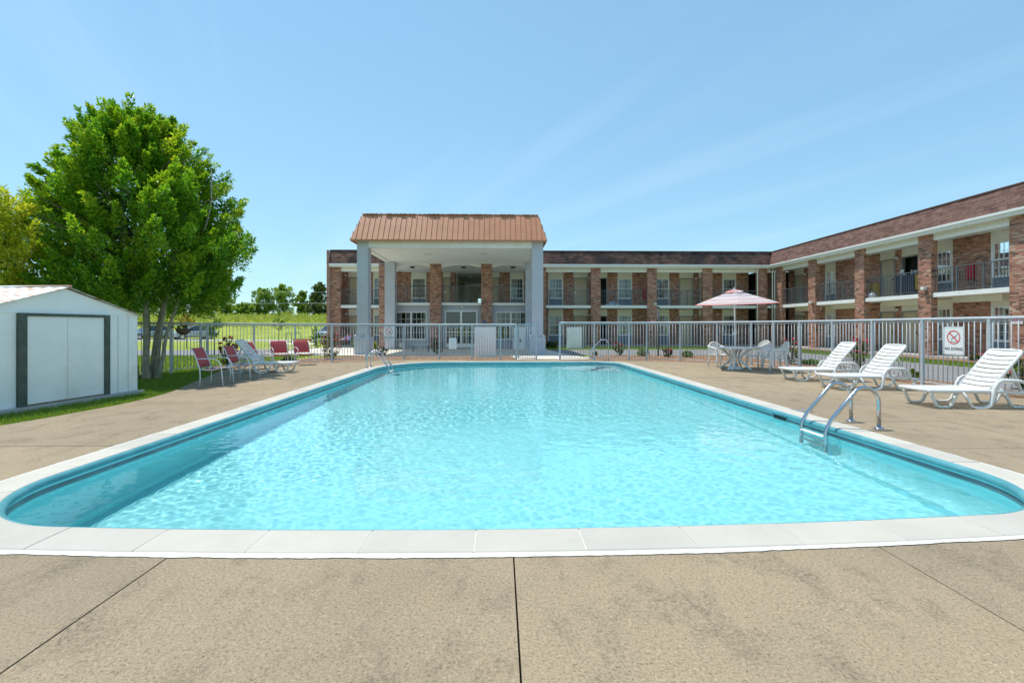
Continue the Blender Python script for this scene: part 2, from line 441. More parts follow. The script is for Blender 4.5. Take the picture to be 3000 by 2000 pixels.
M_lip = mat('teal_lip', (0.075, 0.28, 0.32), 0.45, var=0.14, vscale=5, dirt=((0.22, 0.42, 0.44), 5, 0.4))
M_wall = mat('tile_band', (0.125, 0.20, 0.22), 0.5, var=0.2, vscale=5, dirt=((0.30, 0.36, 0.36), 3, 0.5))
M_stepw = mat('pool_step', (0.62, 0.86, 0.88), 0.6, var=0.03)

def make_grass(name, a, b, c):
    m = bpy.data.materials.new(name); t, p = nodes_of(m)
    geo = t.nodes.new('ShaderNodeNewGeometry').outputs['Position']
    p.inputs['Roughness'].default_value = 0.9; p.inputs['Specular IOR Level'].default_value = 0.15
    x = ramp(t, noise(t, 0.35, 6, 0.6, geo).outputs[0], [(0.3, a), (0.5, b), (0.72, c)]).outputs[0]
    x = mix(t, 1.0, x, ramp(t, noise(t, 14, 5, 0.7, geo).outputs[0], [(0.3, (0.62, 0.66, 0.6)), (0.65, (1.2, 1.18, 1.1))]).outputs[0], 'MULTIPLY')
    t.links.new(x, p.inputs['Base Color'])
    bump(t, p, noise(t, 30, 5, 0.7, geo).outputs[0], 0.8, 0.05)
    return m
M_lawn = make_grass('lawn', (0.24, 0.29, 0.05), (0.31, 0.355, 0.06), (0.39, 0.41, 0.09))
M_blade = leaf_mat('grass_blade', [(0, (0.11, 0.21, 0.025)), (0.5, (0.18, 0.30, 0.04)), (0.9, (0.27, 0.38, 0.07)), (1, (0.42, 0.40, 0.18))], 0.45)
M_weed = leaf_mat('tall_weed', [(0, (0.24, 0.32, 0.05)), (0.55, (0.36, 0.44, 0.07)), (0.85, (0.46, 0.49, 0.10)), (1, (0.62, 0.60, 0.36))], 0.4)
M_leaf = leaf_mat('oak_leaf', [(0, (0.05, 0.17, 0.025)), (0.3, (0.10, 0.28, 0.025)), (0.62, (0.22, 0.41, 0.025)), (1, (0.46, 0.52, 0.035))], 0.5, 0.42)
M_leafy = leaf_mat('gold_leaf', [(0, (0.30, 0.38, 0.03)), (0.5, (0.48, 0.54, 0.05)), (1, (0.66, 0.66, 0.09))], 0.5)
M_leafb = leaf_mat('back_leaf', [(0, (0.15, 0.25, 0.06)), (0.5, (0.25, 0.39, 0.08)), (1, (0.38, 0.50, 0.13))], 0.5)
M_leafd = leaf_mat('cedar_leaf', [(0, (0.07, 0.11, 0.04)), (0.6, (0.12, 0.18, 0.06)), (1, (0.19, 0.24, 0.09))], 0.4)
M_leafs = leaf_mat('shrub_leaf', [(0, (0.04, 0.11, 0.015)), (0.5, (0.10, 0.21, 0.02)), (1, (0.24, 0.34, 0.035))], 0.35)
M_leafk = leaf_mat('dark_shrub_leaf', [(0, (0.02, 0.05, 0.018)), (0.6, (0.045, 0.10, 0.03)), (1, (0.10, 0.16, 0.045))], 0.25)
M_leafr = leaf_mat('rose_leaf', [(0, (0.04, 0.07, 0.02)), (0.55, (0.09, 0.14, 0.035)), (0.85, (0.16, 0.18, 0.05)), (1, (0.28, 0.12, 0.05))], 0.3)
M_leafo = leaf_mat('amber_leaf', [(0, (0.22, 0.22, 0.03)), (0.5, (0.40, 0.30, 0.04)), (1, (0.52, 0.26, 0.04))], 0.4)
M_flower = mat('red_petal', (0.62, 0.02, 0.05), 0.55, var=0.2, vscale=20)
M_flowerp = mat('pink_petal', (0.60, 0.10, 0.16), 0.55, var=0.2, vscale=20)

# ================================================================== polygons
def pip(P, poly):
    P = np.asarray(P, dtype=float).reshape(-1, 2); poly = np.asarray(poly, dtype=float)
    x, y = P[:, 0], P[:, 1]; ins = np.zeros(len(P), bool)
    x0, y0 = poly[:, 0], poly[:, 1]; x1, y1 = np.roll(x0, -1), np.roll(y0, -1)
    for a, b, c, d in zip(x0, y0, x1, y1):
        if b == d: continue
        hit = ((b > y) != (d > y)) & (x < (c - a) * (y - b) / (d - b) + a)
        ins ^= hit
    return ins
def resample(pts, step, closed=True):
    P = np.array(pts, float)
    if closed: P = np.vstack([P, P[:1]])
    seg = np.hypot(*np.diff(P, axis=0).T); s = np.concatenate([[0], np.cumsum(seg)])
    n = max(3, int(round(s[-1] / step)))
    q = np.linspace(0, s[-1], n + 1)
    if closed: q = q[:-1]
    return np.stack([np.interp(q, s, P[:, 0]), np.interp(q, s, P[:, 1])], 1), s[-1]
def normals2(P, closed=True):
    if closed: t = np.roll(P, -1, 0) - np.roll(P, 1, 0)
    else: t = np.gradient(P, axis=0)
    t /= np.hypot(t[:, 0], t[:, 1])[:, None] + 1e-9
    return np.stack([t[:, 1], -t[:, 0]], 1)          # outward for counter-clockwise loops
def offset(P, d, closed=True): return P + normals2(P, closed) * d
def region(polys_in, polys_out=(), extra=()):
    vs = []; es = []
    for poly in list(polys_in) + list(polys_out):
        b = len(vs); n = len(poly)
        vs += [Vector((float(p[0]), float(p[1]))) for p in poly]
        es += [(b + i, b + (i + 1) % n) for i in range(n)]
    vs += [Vector((float(p[0]), float(p[1]))) for p in extra]
    ov, oe, of, *_ = delaunay_2d_cdt(vs, es, [], 0, 1e-5)
    V = np.array([(v.x, v.y) for v in ov]); Fc = np.array([f for f in of if len(f) == 3])
    C = V[Fc].mean(1); keep = np.ones(len(C), bool)
    for p in polys_in: keep &= pip(C, p)
    for p in polys_out: keep &= ~pip(C, p)
    return V, Fc[keep]
def sheet(name, polys_in, polys_out, z, mat_, thick=0.0, parent=None, kind=None, extra=(), hfun=None):
    V, Fc = region(polys_in, polys_out, extra)
    if len(Fc) == 0: return None
    mb = MB()
    used = np.unique(Fc); rm = {int(u): i for i, u in enumerate(used)}
    for u in used:
        x, y = V[u]; mb.v.append((x, y, z if hfun is None else hfun(x, y)))
    cnt = {}
    for f in Fc:
        a, b, c = (rm[int(i)] for i in f)
        pa, pb, pc = (mb.v[i] for i in (a, b, c))
        if (pb[0] - pa[0]) * (pc[1] - pa[1]) - (pb[1] - pa[1]) * (pc[0] - pa[0]) < 0: b, c = c, b
        mb.f.append((a, b, c)); mb.val.append(0)
        for e in ((a, b), (b, c), (c, a)): cnt[e] = cnt.get(e, 0) + 1
    if thick:
        n = len(mb.v); mb.v += [(x, y, zz - thick) for x, y, zz in mb.v]
        for (a, b) in list(cnt):
            if (b, a) not in cnt: mb.f.append((b, a, a + n, b + n)); mb.val.append(0)
    return mb.build(name, mat_, parent, kind=kind)

# ================================================================== pool outline
XL, XR, YB = -4.02, 4.44, 17.9
def arc(cx, cy, rx, ry, a0, a1, n=24):
    return [(cx + rx * math.cos(R(a0 + (a1 - a0) * i / n)), cy + ry * math.sin(R(a0 + (a1 - a0) * i / n))) for i in range(n + 1)]
pts = arc(XL + 1.12, 3.2 + 1.12, 1.12, 1.12, 180, 270)
xa, xb = XL + 1.12, XR - 1.0
for i in range(1, 20):
    q = i / 20; pts.append((xa + (xb - xa) * q, 3.2 + 0.04 * q - 0.13 * 4 * q * (1 - q)))
pts += arc(XR - 1.0, 3.24 + 1.02, 1.0, 1.02, 270, 360)
pts += arc(XR - 0.9, YB - 0.9, 0.9, 0.9, 0, 90)
pts += arc(XL + 2.3, YB - 2.6, 2.3, 2.6, 90, 180)
POOL, POOL_LEN = resample(pts, 0.085)
POOL_N = normals2(POOL)
def pool_ring(prof, i0=None, i1=None):
    """sweep a profile of (outward offset, z) round the pool"""
    mb = MB(); n = len(POOL); m = len(prof)
    idx = list(range(n)) if i0 is None else None
    for i in range(n):
        for (o_, z) in prof:
            q = POOL[i] + POOL_N[i] * o_; mb.v.append((q[0], q[1], z))
    for i in range(n):
        j = (i + 1) % n
        for k in range(m - 1):
            mb.f.append((i * m + k, j * m + k, j * m + k + 1, i * m + k + 1)); mb.val.append(0)
    return mb
WATER_Z = -0.10
def floor_z(y): return -1.08 - 0.14 * max(0, min(1, (15 - y) / 9.0))

# basin: wall, floor, lip, coping stones
basin = pool_ring([(0.0, -0.045), (0.0, -0.20), (0.0, -0.6), (-0.02, -0.95), (-0.10, -1.03), (-0.16, -1.07)]).build('pool_basin', M_poolp, smooth=True, kind='structure')
fl = MB(); inn = offset(POOL, -0.16)
V, Fc = region([inn], (), [(x, y) for x in np.arange(-3.6, 4.2, 0.8) for y in np.arange(3.6, 17.6, 0.8)])
fl.v = [(x, y, floor_z(y)) for x, y in V]; fl.f = [tuple(int(i) for i in f) for f in Fc]; fl.val = [0] * len(Fc)
pfloor = fl.build('pool_floor', M_poolp, basin, smooth=True)
cove = MB()
n = len(POOL)
for i in range(n):
    q = POOL[i] - POOL_N[i] * 0.155; cove.v.append((q[0], q[1], -1.065))
    q = POOL[i] - POOL_N[i] * 0.175; cove.v.append((q[0], q[1], floor_z(q[1])))
for i in range(n): j = (i + 1) % n; cove.f.append((2 * i, 2 * j, 2 * j + 1, 2 * i + 1)); cove.val.append(0)
cove.build('floor_cove', M_poolp, basin, smooth=True)
pool_ring([(0.05, -0.03), (0.002, -0.05), (-0.003, -0.10), (-0.003, -0.155)]).build('tile_band', M_wall, basin, smooth=True)
pool_ring([(0.03, 0.015), (0.012, 0.0135), (-0.008, 0.006), (-0.022, -0.010), (-0.026, -0.028), (-0.020, -0.044), (0.002, -0.052)]).build('teal_lip', M_lip, basin, smooth=True)
# coping stones, 0.68 m each
cum = np.concatenate([[0], np.cumsum(np.hypot(*(np.roll(POOL, -1, 0) - POOL).T))])
tot = cum[-1]
mid = int(np.argmin(np.hypot(POOL[:, 0] + 0.17, POOL[:, 1] - 3.09)))
nst = int(round(tot / 0.68)); L = tot / nst
PX = np.append(POOL[:, 0], POOL[0, 0]); PY = np.append(POOL[:, 1], POOL[0, 1])
def on_pool(s):
    s = s % tot; p = np.array([np.interp(s, cum, PX), np.interp(s, cum, PY)])
    e = 0.03; a = np.array([np.interp((s - e) % tot, cum, PX), np.interp((s - e) % tot, cum, PY)]); b = np.array([np.interp((s + e) % tot, cum, PX), np.interp((s + e) % tot, cum, PY)])
    t = (b - a) / np.linalg.norm(b - a); return p, np.array([t[1], -t[0]])
prof = [(0.318, -0.04), (0.32, 0.006), (0.312, 0.012), (0.16, 0.016), (0.045, 0.019), (0.022, 0.016), (0.014, 0.006), (0.014, -0.03)]
for k in range(nst):
    s0 = cum[mid] + k * L + 0.0035; s1 = s0 + L - 0.007
    mb = MB(); m = len(prof); ns = 7
    dz = random.uniform(-0.0015, 0.0025); do = random.uniform(-0.004, 0.004)
    for i in range(ns + 1):
        p, nrm = on_pool(s0 + (s1 - s0) * i / ns)
        for (o_, z) in prof:
            q = p + nrm * (o_ + (do if o_ > 0.1 else 0)); mb.v.append((q[0], q[1], z + dz))
    for i in range(ns):
        for j in range(m - 1):
            mb.f.append((i * m + j, (i + 1) * m + j, (i + 1) * m + j + 1, i * m + j + 1)); mb.val.append(0)
    mb.f.append(tuple(range(m))); mb.f.append(tuple(reversed(range(ns * m, ns * m + m)))); mb.val += [0, 0]
    mb.build('coping_stone', M_coping, basin)
# mortar in the joints and the ragged white band outside the stones
pool_ring([(0.31, 0.008), (0.16, 0.0125), (0.05, 0.0155), (0.022, 0.010)]).build('coping_mortar', M_mortarw, basin)
mb = MB(); P2, _ = resample(POOL, 0.03); N2 = normals2(P2); n = len(P2)
wob = np.convolve(np.concatenate([rng.normal(0, 1, n), np.zeros(8)]), np.ones(7) / 7, 'same')[:n]
for i in range(n):
    w_ = 0.040 + 0.007 * wob[i] + 0.010 * math.sin(i * 0.013) + random.uniform(-.003, .003)
    a = P2[i] + N2[i] * 0.315; b = P2[i] + N2[i] * (0.32 + max(0.012, w_))
    mb.v += [(a[0], a[1], 0.0065), (b[0], b[1], 0.0045)]
for i in range(n): j = (i + 1) % n; mb.f.append((2 * i, 2 * i + 1, 2 * j + 1, 2 * j)); mb.val.append(0)
mb.build('mortar_band', M_mortarw, basin)
# entry steps in the far right corner
cxs, cys = XR - 0.02, YB - 0.02
for k, (r_, zt) in enumerate(((1.0, -0.36), (1.42, -0.62), (1.84, -0.88))):
    a = [(cxs - r_ * math.cos(R(q)) * 1.35, cys - r_ * math.sin(R(q))) for q in range(0, 91, 6)]
    inside = [p for p in a if pip([p], offset(POOL, -0.02))[0]]
    cor = [(XR - 0.9 + 0.86 * math.cos(R(q)), YB - 0.9 + 0.86 * math.sin(R(q))) for q in range(0, 91, 10)]
    poly = inside[::-1] + [p for p in cor[::-1]][::-1]
    MB().prism(poly, -1.3, zt).build('entry_step', M_stepw, basin)
# skimmer mouth and wall return
sy = YatX(2286, XR); mb = MB()
mb.box(XR - 0.004, XR + 0.002, sy - 0.17, sy + 0.17, -0.17, -0.055); mb.build('skimmer_mouth', M_dark, basin)
mb = MB()
for a, b, c, d in ((-0.19, 0.19, -0.055, -0.04), (-0.19, -0.17, -0.17, -0.04), (0.17, 0.19, -0.17, -0.04)):
    mb.box(XR - 0.012, XR, sy + a, sy + b, c, d)
mb.build('skimmer_frame', M_lip, basin)
lx_, ly_ = G(2347, 1203)
mb = MB(); mb.box(lx_ - 0.13, lx_ + 0.13, ly_ - 0.13, ly_ + 0.13, 0.002, 0.010)
tag(mb.build('skimmer_lid', mat('lid_grey', (0.20, 0.19, 0.165), 0.8), None, bevel=0.004), 'flat grey skimmer lid set in the deck beside the right pool edge', 'skimmer lid')
for o in [basin] + list(basin.children): o.cycles.is_caustics_receiver = True

# water with real ripples
st = 0.017
xs = np.arange(XL - 0.08, XR + 0.09, st); ys = np.arange(2.98, YB + 0.08, st)
X, Y = np.meshgrid(xs, ys); Z = np.zeros_like(X)
amp = np.zeros_like(X)
for i in range(10):
    a = rng.uniform(0, 6.283); k = rng.uniform(0.5, 1.6)
    amp += np.sin(k * (X * math.cos(a) + Y * math.sin(a)) + rng.uniform(0, 6.28))
amp = 0.35 + 0.85 / (1 + np.exp(-(amp * 1.0)))
amp *= 1.0 - 0.62 / (1 + np.exp(-((X - 0.4) * 1.5 + (6.0 - Y) * 0.9)))     # a calm patch at the near right
for i in range(120):
    lam = math.exp(rng.uniform(math.log(0.055), math.log(0.42))); k = 2 * math.pi / lam
    a = rng.normal(1.1, 0.9)
    Z += 0.0046 / k * np.sin(k * (X * math.cos(a) + Y * math.sin(a)) + rng.uniform(0, 6.28)) * (amp if lam < 0.3 else 0.55)
nx, ny = len(xs), len(ys)
V = np.stack([X, Y, Z + WATER_Z], -1).reshape(-1, 3)
idx = np.arange(ny - 1)[:, None] * nx + np.arange(nx - 1)[None]
Fq = np.stack([idx, idx + 1, idx + nx + 1, idx + nx], -1).reshape(-1, 4)
keep = pip(V[Fq].mean(1)[:, :2], offset(POOL, 0.06))
Fq = Fq[keep]; used = np.unique(Fq); rmap = np.full(len(V), -1); rmap[used] = np.arange(len(used))
M_water = bpy.data.materials.new('water'); M_water.use_nodes = True
t = M_water.node_tree; t.nodes.clear()
g_ = t.nodes.new('ShaderNodeBsdfGlass'); g_.inputs['IOR'].default_value = 1.33; g_.inputs['Roughness'].default_value = 0.0
o_ = t.nodes.new('ShaderNodeOutputMaterial'); t.links.new(g_.outputs[0], o_.inputs[0])
water = link_mesh('water', np_mesh('water', V[used], rmap[Fq], smooth=True), M_water, kind='structure')
water.cycles.is_caustics_caster = True

# ================================================================== fence lines
def catmull(P, n=8):
    P = [np.array(p, float) for p in P]; out = []
    Q = [2 * P[0] - P[1]] + P + [2 * P[-1] - P[-2]]
    for i in range(1, len(Q) - 2):
        for k in range(n):
            u = k / n; a, b, c, d = Q[i - 1:i + 3]
            out.append(0.5 * ((2 * b) + (-a + c) * u + (2 * a - 5 * b + 4 * c - d) * u * u + (-a + 3 * b - 3 * c + d) * u ** 3))
    out.append(P[-1]); return np.array(out)
FENCE_L = catmull([(-10.35, 10.35), (-10.2, 12.6), G(501, 1091), G(608, 1080.5), G(744, 1071), G(864, 1064.5), G(973, 1059.5), G(1073, 1055), G(1183, 1052.5), G(1287, 1052.2), G(1383, 1052.8), G(1468, 1053), G(1514, 1053.5)])
FENCE_R = catmull([G(1640, 1055.2), G(1741, 1054.8), G(1843, 1055.2), G(1894, 1055.8), G(1992, 1059.5), G(2101, 1064.5), G(2201, 1070.5), G(2267, 1075.5), G(2343, 1082), (9.80, 13.7), (9.82, 12.2), (9.82, 9.0), (9.82, 6.0), (9.82, 2.6)])

# ================================================================== deck slabs
edge_l = [(-9.6, -4.0), (-8.6, 2.0), (-7.3, 5.0), G(0, 1246), G(205, 1211), G(381, 1178), G(496, 1149), G(557, 1123), G(600, 1106), G(641, 1088)]
edge_l = [tuple(p) for p in catmull(edge_l, 5)]
fl_in = [tuple(p) for p in offset(FENCE_L, 0.10, False) if p[1] > 15.2]
fr_out = [tuple(p) for p in offset(FENCE_R, 0.10, False)]
if abs(fr_out[-1][0]) > 9.82: fr_out = [tuple(p) for p in offset(FENCE_R, -0.10, False)]
if fl_in[len(fl_in) // 2][1] > FENCE_L[len(FENCE_L) // 2][1] + 3: pass
fl_pts = [tuple(p) for p in FENCE_L if p[1] > 15.0 and p[0] > -9.0]
fr_pts = [tuple(p) for p in FENCE_R]
DECK = [(-9.6, -4.0), (9.9, -4.0), (9.9, 2.6)] + fr_pts[::-1] + [(2.45, 19.75), (0.9, 19.75)] + fl_pts[::-1] + edge_l[::-1][:-1]
hole = offset(POOL, 0.30)
hole = hole[::3]
deck = sheet('deck', [DECK], [hole], -0.030, M_base, kind='structure')
cells = []
for a, b in ((-4.0, -1.95), (-1.95, 0.08), (0.08, 2.33), (2.33, 4.5)):
    cells += [(a, b, -4.2, 0.25), (a, b, 0.25, 8.0)]
for a, b in ((-4.0, -1.3), (-1.3, 1.5), (1.5, 4.5)): cells.append((a, b, 12.0, 21.0))
for a, b in ((-12.0, -6.35), (-6.35, -4.0)):
    for c, d in ((-4.2, 0.25), (0.25, 2.1), (2.1, 5.4), (5.4, 8.6), (8.6, 11.9), (11.9, 15.1), (15.1, 21)): cells.append((a, b, c, d))
for a, b in ((4.5, 6.4), (6.4, 12.0)):
    for c, d in ((-4.2, 0.25), (0.25, 2.1), (2.1, 5.05), (5.05, 6.5), (6.5, 9.2), (9.2, 12.2), (12.2, 15.2), (15.2, 21)): cells.append((a, b, c, d))
for (a, b, c, d) in cells:
    g = 0.0045
    rect = [(a + g, c + g), (b - g, c + g), (b - g, d - g), (a + g, d - g)]
    sheet('slab', [rect, DECK], [hole], random.uniform(-0.001, 0.0015), M_deck, thick=0.027, parent=deck)

# ================================================================== ground and paving
def sm(q): q = max(0.0, min(1.0, q)); return q * q * (3 - 2 * q)
def ground_h(x, y): return -0.06 + 2.0 * sm((y - 52) / 26.0) + 1.0 * sm((y - 77) / 9.0) + (0.12 * math.sin(x * 0.11) * sm((y - 60) / 20))
gx = [-1500, -600, -250, -120, -80, -60, -45, -35, -28, -22, -16, -10, 0, 12, 30, 60, 150, 500, 1500]
gy = [-1500, -500, -120, -40, 0, 25, 45, 52, 55, 58, 61, 64, 67, 70, 73, 76, 78, 80, 82, 84, 86, 90, 110, 150, 300, 700, 1500]
big = [(-1500, -1500), (1500, -1500), (1500, 1500), (-1500, 1500)]
sheet('ground', [big], [hole], 0, M_lawn, kind='structure', extra=[(x, y) for x in gx[1:-1] for y in gy[1:-1] if not pip([(x, y)], hole)[0]], hfun=ground_h)
drive = [(-90, 23.4)] + [(-12, 23.3), (9.3, 22.9)] + [(9.3 + 2.0 * math.sin(R(q)), 20.9 + 2.0 * math.cos(R(q))) for q in range(15, 91, 15)] + [(11.35, 8), (11.3, -25), (16.3, -25), (16.3, 27.2)] + [(14.9 + 1.4 * math.cos(R(q)), 27.3 + 1.4 * math.sin(R(q))) for q in range(0, 91, 15)] + [(-90, 28.8)]
sheet('drive_road', [drive], [], -0.045, M_asph, kind='structure')
sheet('parking_strip', [[(-90, 47.6), (30, 47.6), (30, 52.2), (-90, 52.2)]], [], -0.045, mat('pale_asphalt', (0.42, 0.41, 0.38), 0.9), kind='structure')
apron = [(-8.9, 22.9), (-3.0, 22.5), (0.55, 22.2), (0.72, 19.7), (2.6, 19.72), (3.75, 19.95), (4.15, 20.5), (4.0, 21.3), (3.55, 22.6), (3.2, 25.0), (2.95, 28.0), (2.9, 33.2), (-8.9, 33.2)]
sheet('apron_path', [apron], [], -0.030, M_path, kind='structure')
sheet('side_path', [[(-11.9, 33.0), (-12.4, 24.5), (-8.9, 24.5), (-8.9, 33.0)]], [], -0.032, M_path, kind='structure')
mul_l = [tuple(p) for p in FENCE_L if p[1] > 15.2 and p[0] > -9.3]
mul_out = [(0.55, 22.15), (-3.0, 22.45), (-6.5, 22.4), (-8.3, 21.0), (-9.3, 18.6), (-9.9, 16.4), (-9.7, 15.3)]
sheet('mulch_bed', [mul_l + mul_out], [], -0.018, M_mulch, kind='structure')
mul_r = [tuple(p) for p in FENCE_R]
mo = [(11.25, 2.6), (11.2, 13.0), (11.1, 19.5), (10.5, 21.4), (9.0, 22.4), (4.3, 22.5), (4.2, 21.4), (4.35, 20.5), (3.9, 19.85), (2.6, 19.6)]
sheet('mulch_bed', [mul_r + mo], [], -0.018, M_mulch, kind='structure')
sheet('mulch_bed', [[(18.2, 13), (19.45, 13), (19.45, 32.9), (18.9, 32.9), (18.7, 26), (18.4, 22)]], [], -0.018, M_mulch, kind='structure')
sheet('mulch_bed', [[(3.05, 32.0), (4.4, 31.6), (6.6, 32.5), (6.8, 33.0), (3.05, 33.0)]], [], -0.018, M_mulch, kind='structure')
sheet('mulch_bed', [[(-8.85, 29.4), (-7.3, 29.2), (-6.9, 30.1), (-8.85, 30.2)]], [], -0.018, M_mulch, kind='structure')

# ================================================================== grass blades close by
def scatter(poly, n, avoid=()):
    P = np.array(poly); lo, hi = P.min(0), P.max(0); out = []
    while sum(map(len, out)) < n:
        q = rng.uniform(lo, hi, (n, 2)); k = pip(q, poly)
        for a in avoid: k &= ~pip(q, a)
        out.append(q[k])
    return np.concatenate(out)[:n]
def blades(name, P, h0, h1, w, mat_, z=-0.06, lean=0.6, hfun=None, label=None, cat=None):
    n = len(P); h = rng.uniform(h0, h1, n); a = rng.uniform(0, 6.283, n); ln = rng.uniform(0, lean, n); a2 = rng.uniform(0, 6.283, n)
    zb = np.full(n, z) if hfun is None else np.array([hfun(x, y) for x, y in P])
    d = np.stack([np.cos(a), np.sin(a)], 1) * (w / 2)
    l = np.stack([np.cos(a2), np.sin(a2)], 1) * (h * ln)[:, None]
    V = np.zeros((n, 3, 3)); V[:, 0, :2] = P - d; V[:, 1, :2] = P + d; V[:, 2, :2] = P + l
    V[:, 0, 2] = V[:, 1, 2] = zb; V[:, 2, 2] = zb + h
    o = link_mesh(name, np_mesh(name, V.reshape(-1, 3), np.arange(3 * n).reshape(-1, 3), rng.uniform(0, 1, n)), mat_, kind='stuff')
    return tag(o, label, cat)
SHED_C = (-7.65, 10.0); SHED_F = (-7.65 - 0.37, 7.15)
gpoly = [p for p in edge_l if 3.0 < p[1] < 14.4] + [(-8.7, 14.7), (-9.6, 15.6), (-10.3, 15.2), (-10.4, 10.2), (-10.4, 3.0)]
shed_fp = [(-7.62, 10.05), (-8.05, 7.0), (-11.5, 7.0), (-11.5, 10.05)]
blades('grass', scatter(gpoly, 62000, [shed_fp]), 0.035, 0.085, 0.011, M_blade, label='short green grass growing between the white shed, the tree and the deck', cat='grass')
bl = scatter([(-34, 14), (-10.4, 14.5), (-9.2, 17.5), (-9.0, 23.2), (-40, 23.2)], 60000)
blades('lawn_grass', bl, 0.04, 0.09, 0.03, M_blade, label='mown lawn grass beyond the left fence up to the drive', cat='grass')
bl = np.concatenate([scatter([(3.0, 28.9), (16.3, 28.9), (16.3, -2), (18.3, -2), (18.4, 22), (18.8, 31.6), (3.0, 31.8)], 34000)])
blades('lawn_grass', bl, 0.04, 0.09, 0.03, M_blade, label='mown lawn strip between the drive and the brick motel wings', cat='grass')

# ================================================================== motel building kit
class Frame:
    """u runs along the wall, n points out of it, z is up"""
    def __init__(s, kind, plane): s.k = kind; s.w = plane
    def P(s, u, n, z): return (u, s.w - n, z) if s.k == 'far' else (s.w - n, u, z)
    def box(s, mb, u0, u1, n0, n1, z0, z1):
        a = s.P(u0, n0, z0); b = s.P(u1, n1, z1)
        mb.box(min(a[0], b[0]), max(a[0], b[0]), min(a[1], b[1]), max(a[1], b[1]), z0, z1); return mb
    def U(s): return Vector((1, 0, 0)) if s.k == 'far' else Vector((0, 1, 0))
    def Nv(s): return Vector((0, -1, 0)) if s.k == 'far' else Vector((-1, 0, 0))
def fb(fr, name, mat_, root, *b, bevel=0, **kw): return fr.box(MB(), *b).build(name, mat_, root, bevel=bevel, **kw)

CH, BL_, JT = 0.0677, 0.203, 0.010
def brick_face(mb, O, U, Nn, width, z0, z1, proud=0.007, singles=None):
    O = Vector(O); U = Vector(U); Nn = Vector(Nn); Zv = Vector((0, 0, 1))
    nc = int(round((z1 - z0) / CH)); ch = (z1 - z0) / max(1, nc)
    bl = width / max(1, round(width / (BL_ + JT)))
    for c in range(nc):
        za = z0 + c * ch + JT * 0.5; zb = z0 + (c + 1) * ch - JT * 0.5
        x = -bl * 0.5 if c % 2 else 0.0
        while x < width - 0.02:
            a = max(0, x) + JT * 0.5; b = min(width, x + bl) - JT * 0.5
            if b - a > 0.02:
                pr = proud + random.uniform(-0.002, 0.002)
                if singles is not None: singles.append((O + U * ((a + b) / 2) + Zv * ((za + zb) / 2), b - a, zb - za, pr))
                else:
                    q = []
                    for d in (0, pr):
                        for (uu, zz) in ((a, za), (b, za), (b, zb), (a, zb)): q.append(O + U * uu + Zv * zz + Nn * d)
                    mb.add(q, [(4, 5, 6, 7), (0, 1, 5, 4), (1, 2, 6, 5), (2, 3, 7, 6), (3, 0, 4, 7)], random.random() * 0.998 + 0.001)
            x += bl
def pier(root, x0, x1, y0, y1, z0, z1, faces='wes', singles_face=None):
    core = MB().box(x0, x1, y0, y1, z0, z1).build('pillar', M_mortar, root)
    mb = MB(); sing = []
    spec = {'s': ((x0, y0, 0), (1, 0, 0), (0, -1, 0), x1 - x0), 'w': ((x0, y1, 0), (0, -1, 0), (-1, 0, 0), y1 - y0), 'e': ((x1, y0, 0), (0, 1, 0), (1, 0, 0), y1 - y0), 'n': ((x1, y1, 0), (-1, 0, 0), (0, 1, 0), x1 - x0)}
    for f in faces:
        O, U, Nn, w = spec[f]
        brick_face(mb, O, U, Nn, w, z0, z1, singles=sing if f == singles_face else None)
    mb.build('brickwork', M_brick, core, kind='stuff')
    if sing:
        org = Vector(ORG.get(root_of(root).name, (0, 0, 0))); meshes = {}
        O, U, Nn, w = spec[singles_face]
        for (c, L_, h_, pr) in sing[:300]:
            key = round(L_, 3)
            if key not in meshes:
                bm_ = MB()
                if singles_face in 'we': bm_.box(0 if Nn[0] > 0 else -0.007, 0.007 if Nn[0] > 0 else 0, -L_ / 2, L_ / 2, -h_ / 2, h_ / 2)
                else: bm_.box(-L_ / 2, L_ / 2, -0.007, 0, -h_ / 2, h_ / 2)
                meshes[key] = bm_.mesh('brick'); meshes[key].materials.append(M_brick1)
            b = bpy.data.objects.new('brick', meshes[key]); COL.objects.link(b); b.parent = core
            b.location = c - org; b.scale = (pr / 0.007, 1, 1)
    return core
def brick_panel(fr, root, u0, u1, z0, z1):
    core = fb(fr, 'brick_panel', M_mortar, root, u0, u1, -0.2, -0.007, z0, z1)
    mb = MB(); brick_face(mb, fr.P(u0, -0.007, 0), fr.U(), fr.Nv(), u1 - u0, z0, z1)
    mb.build('brickwork', M_brick, core, kind='stuff')
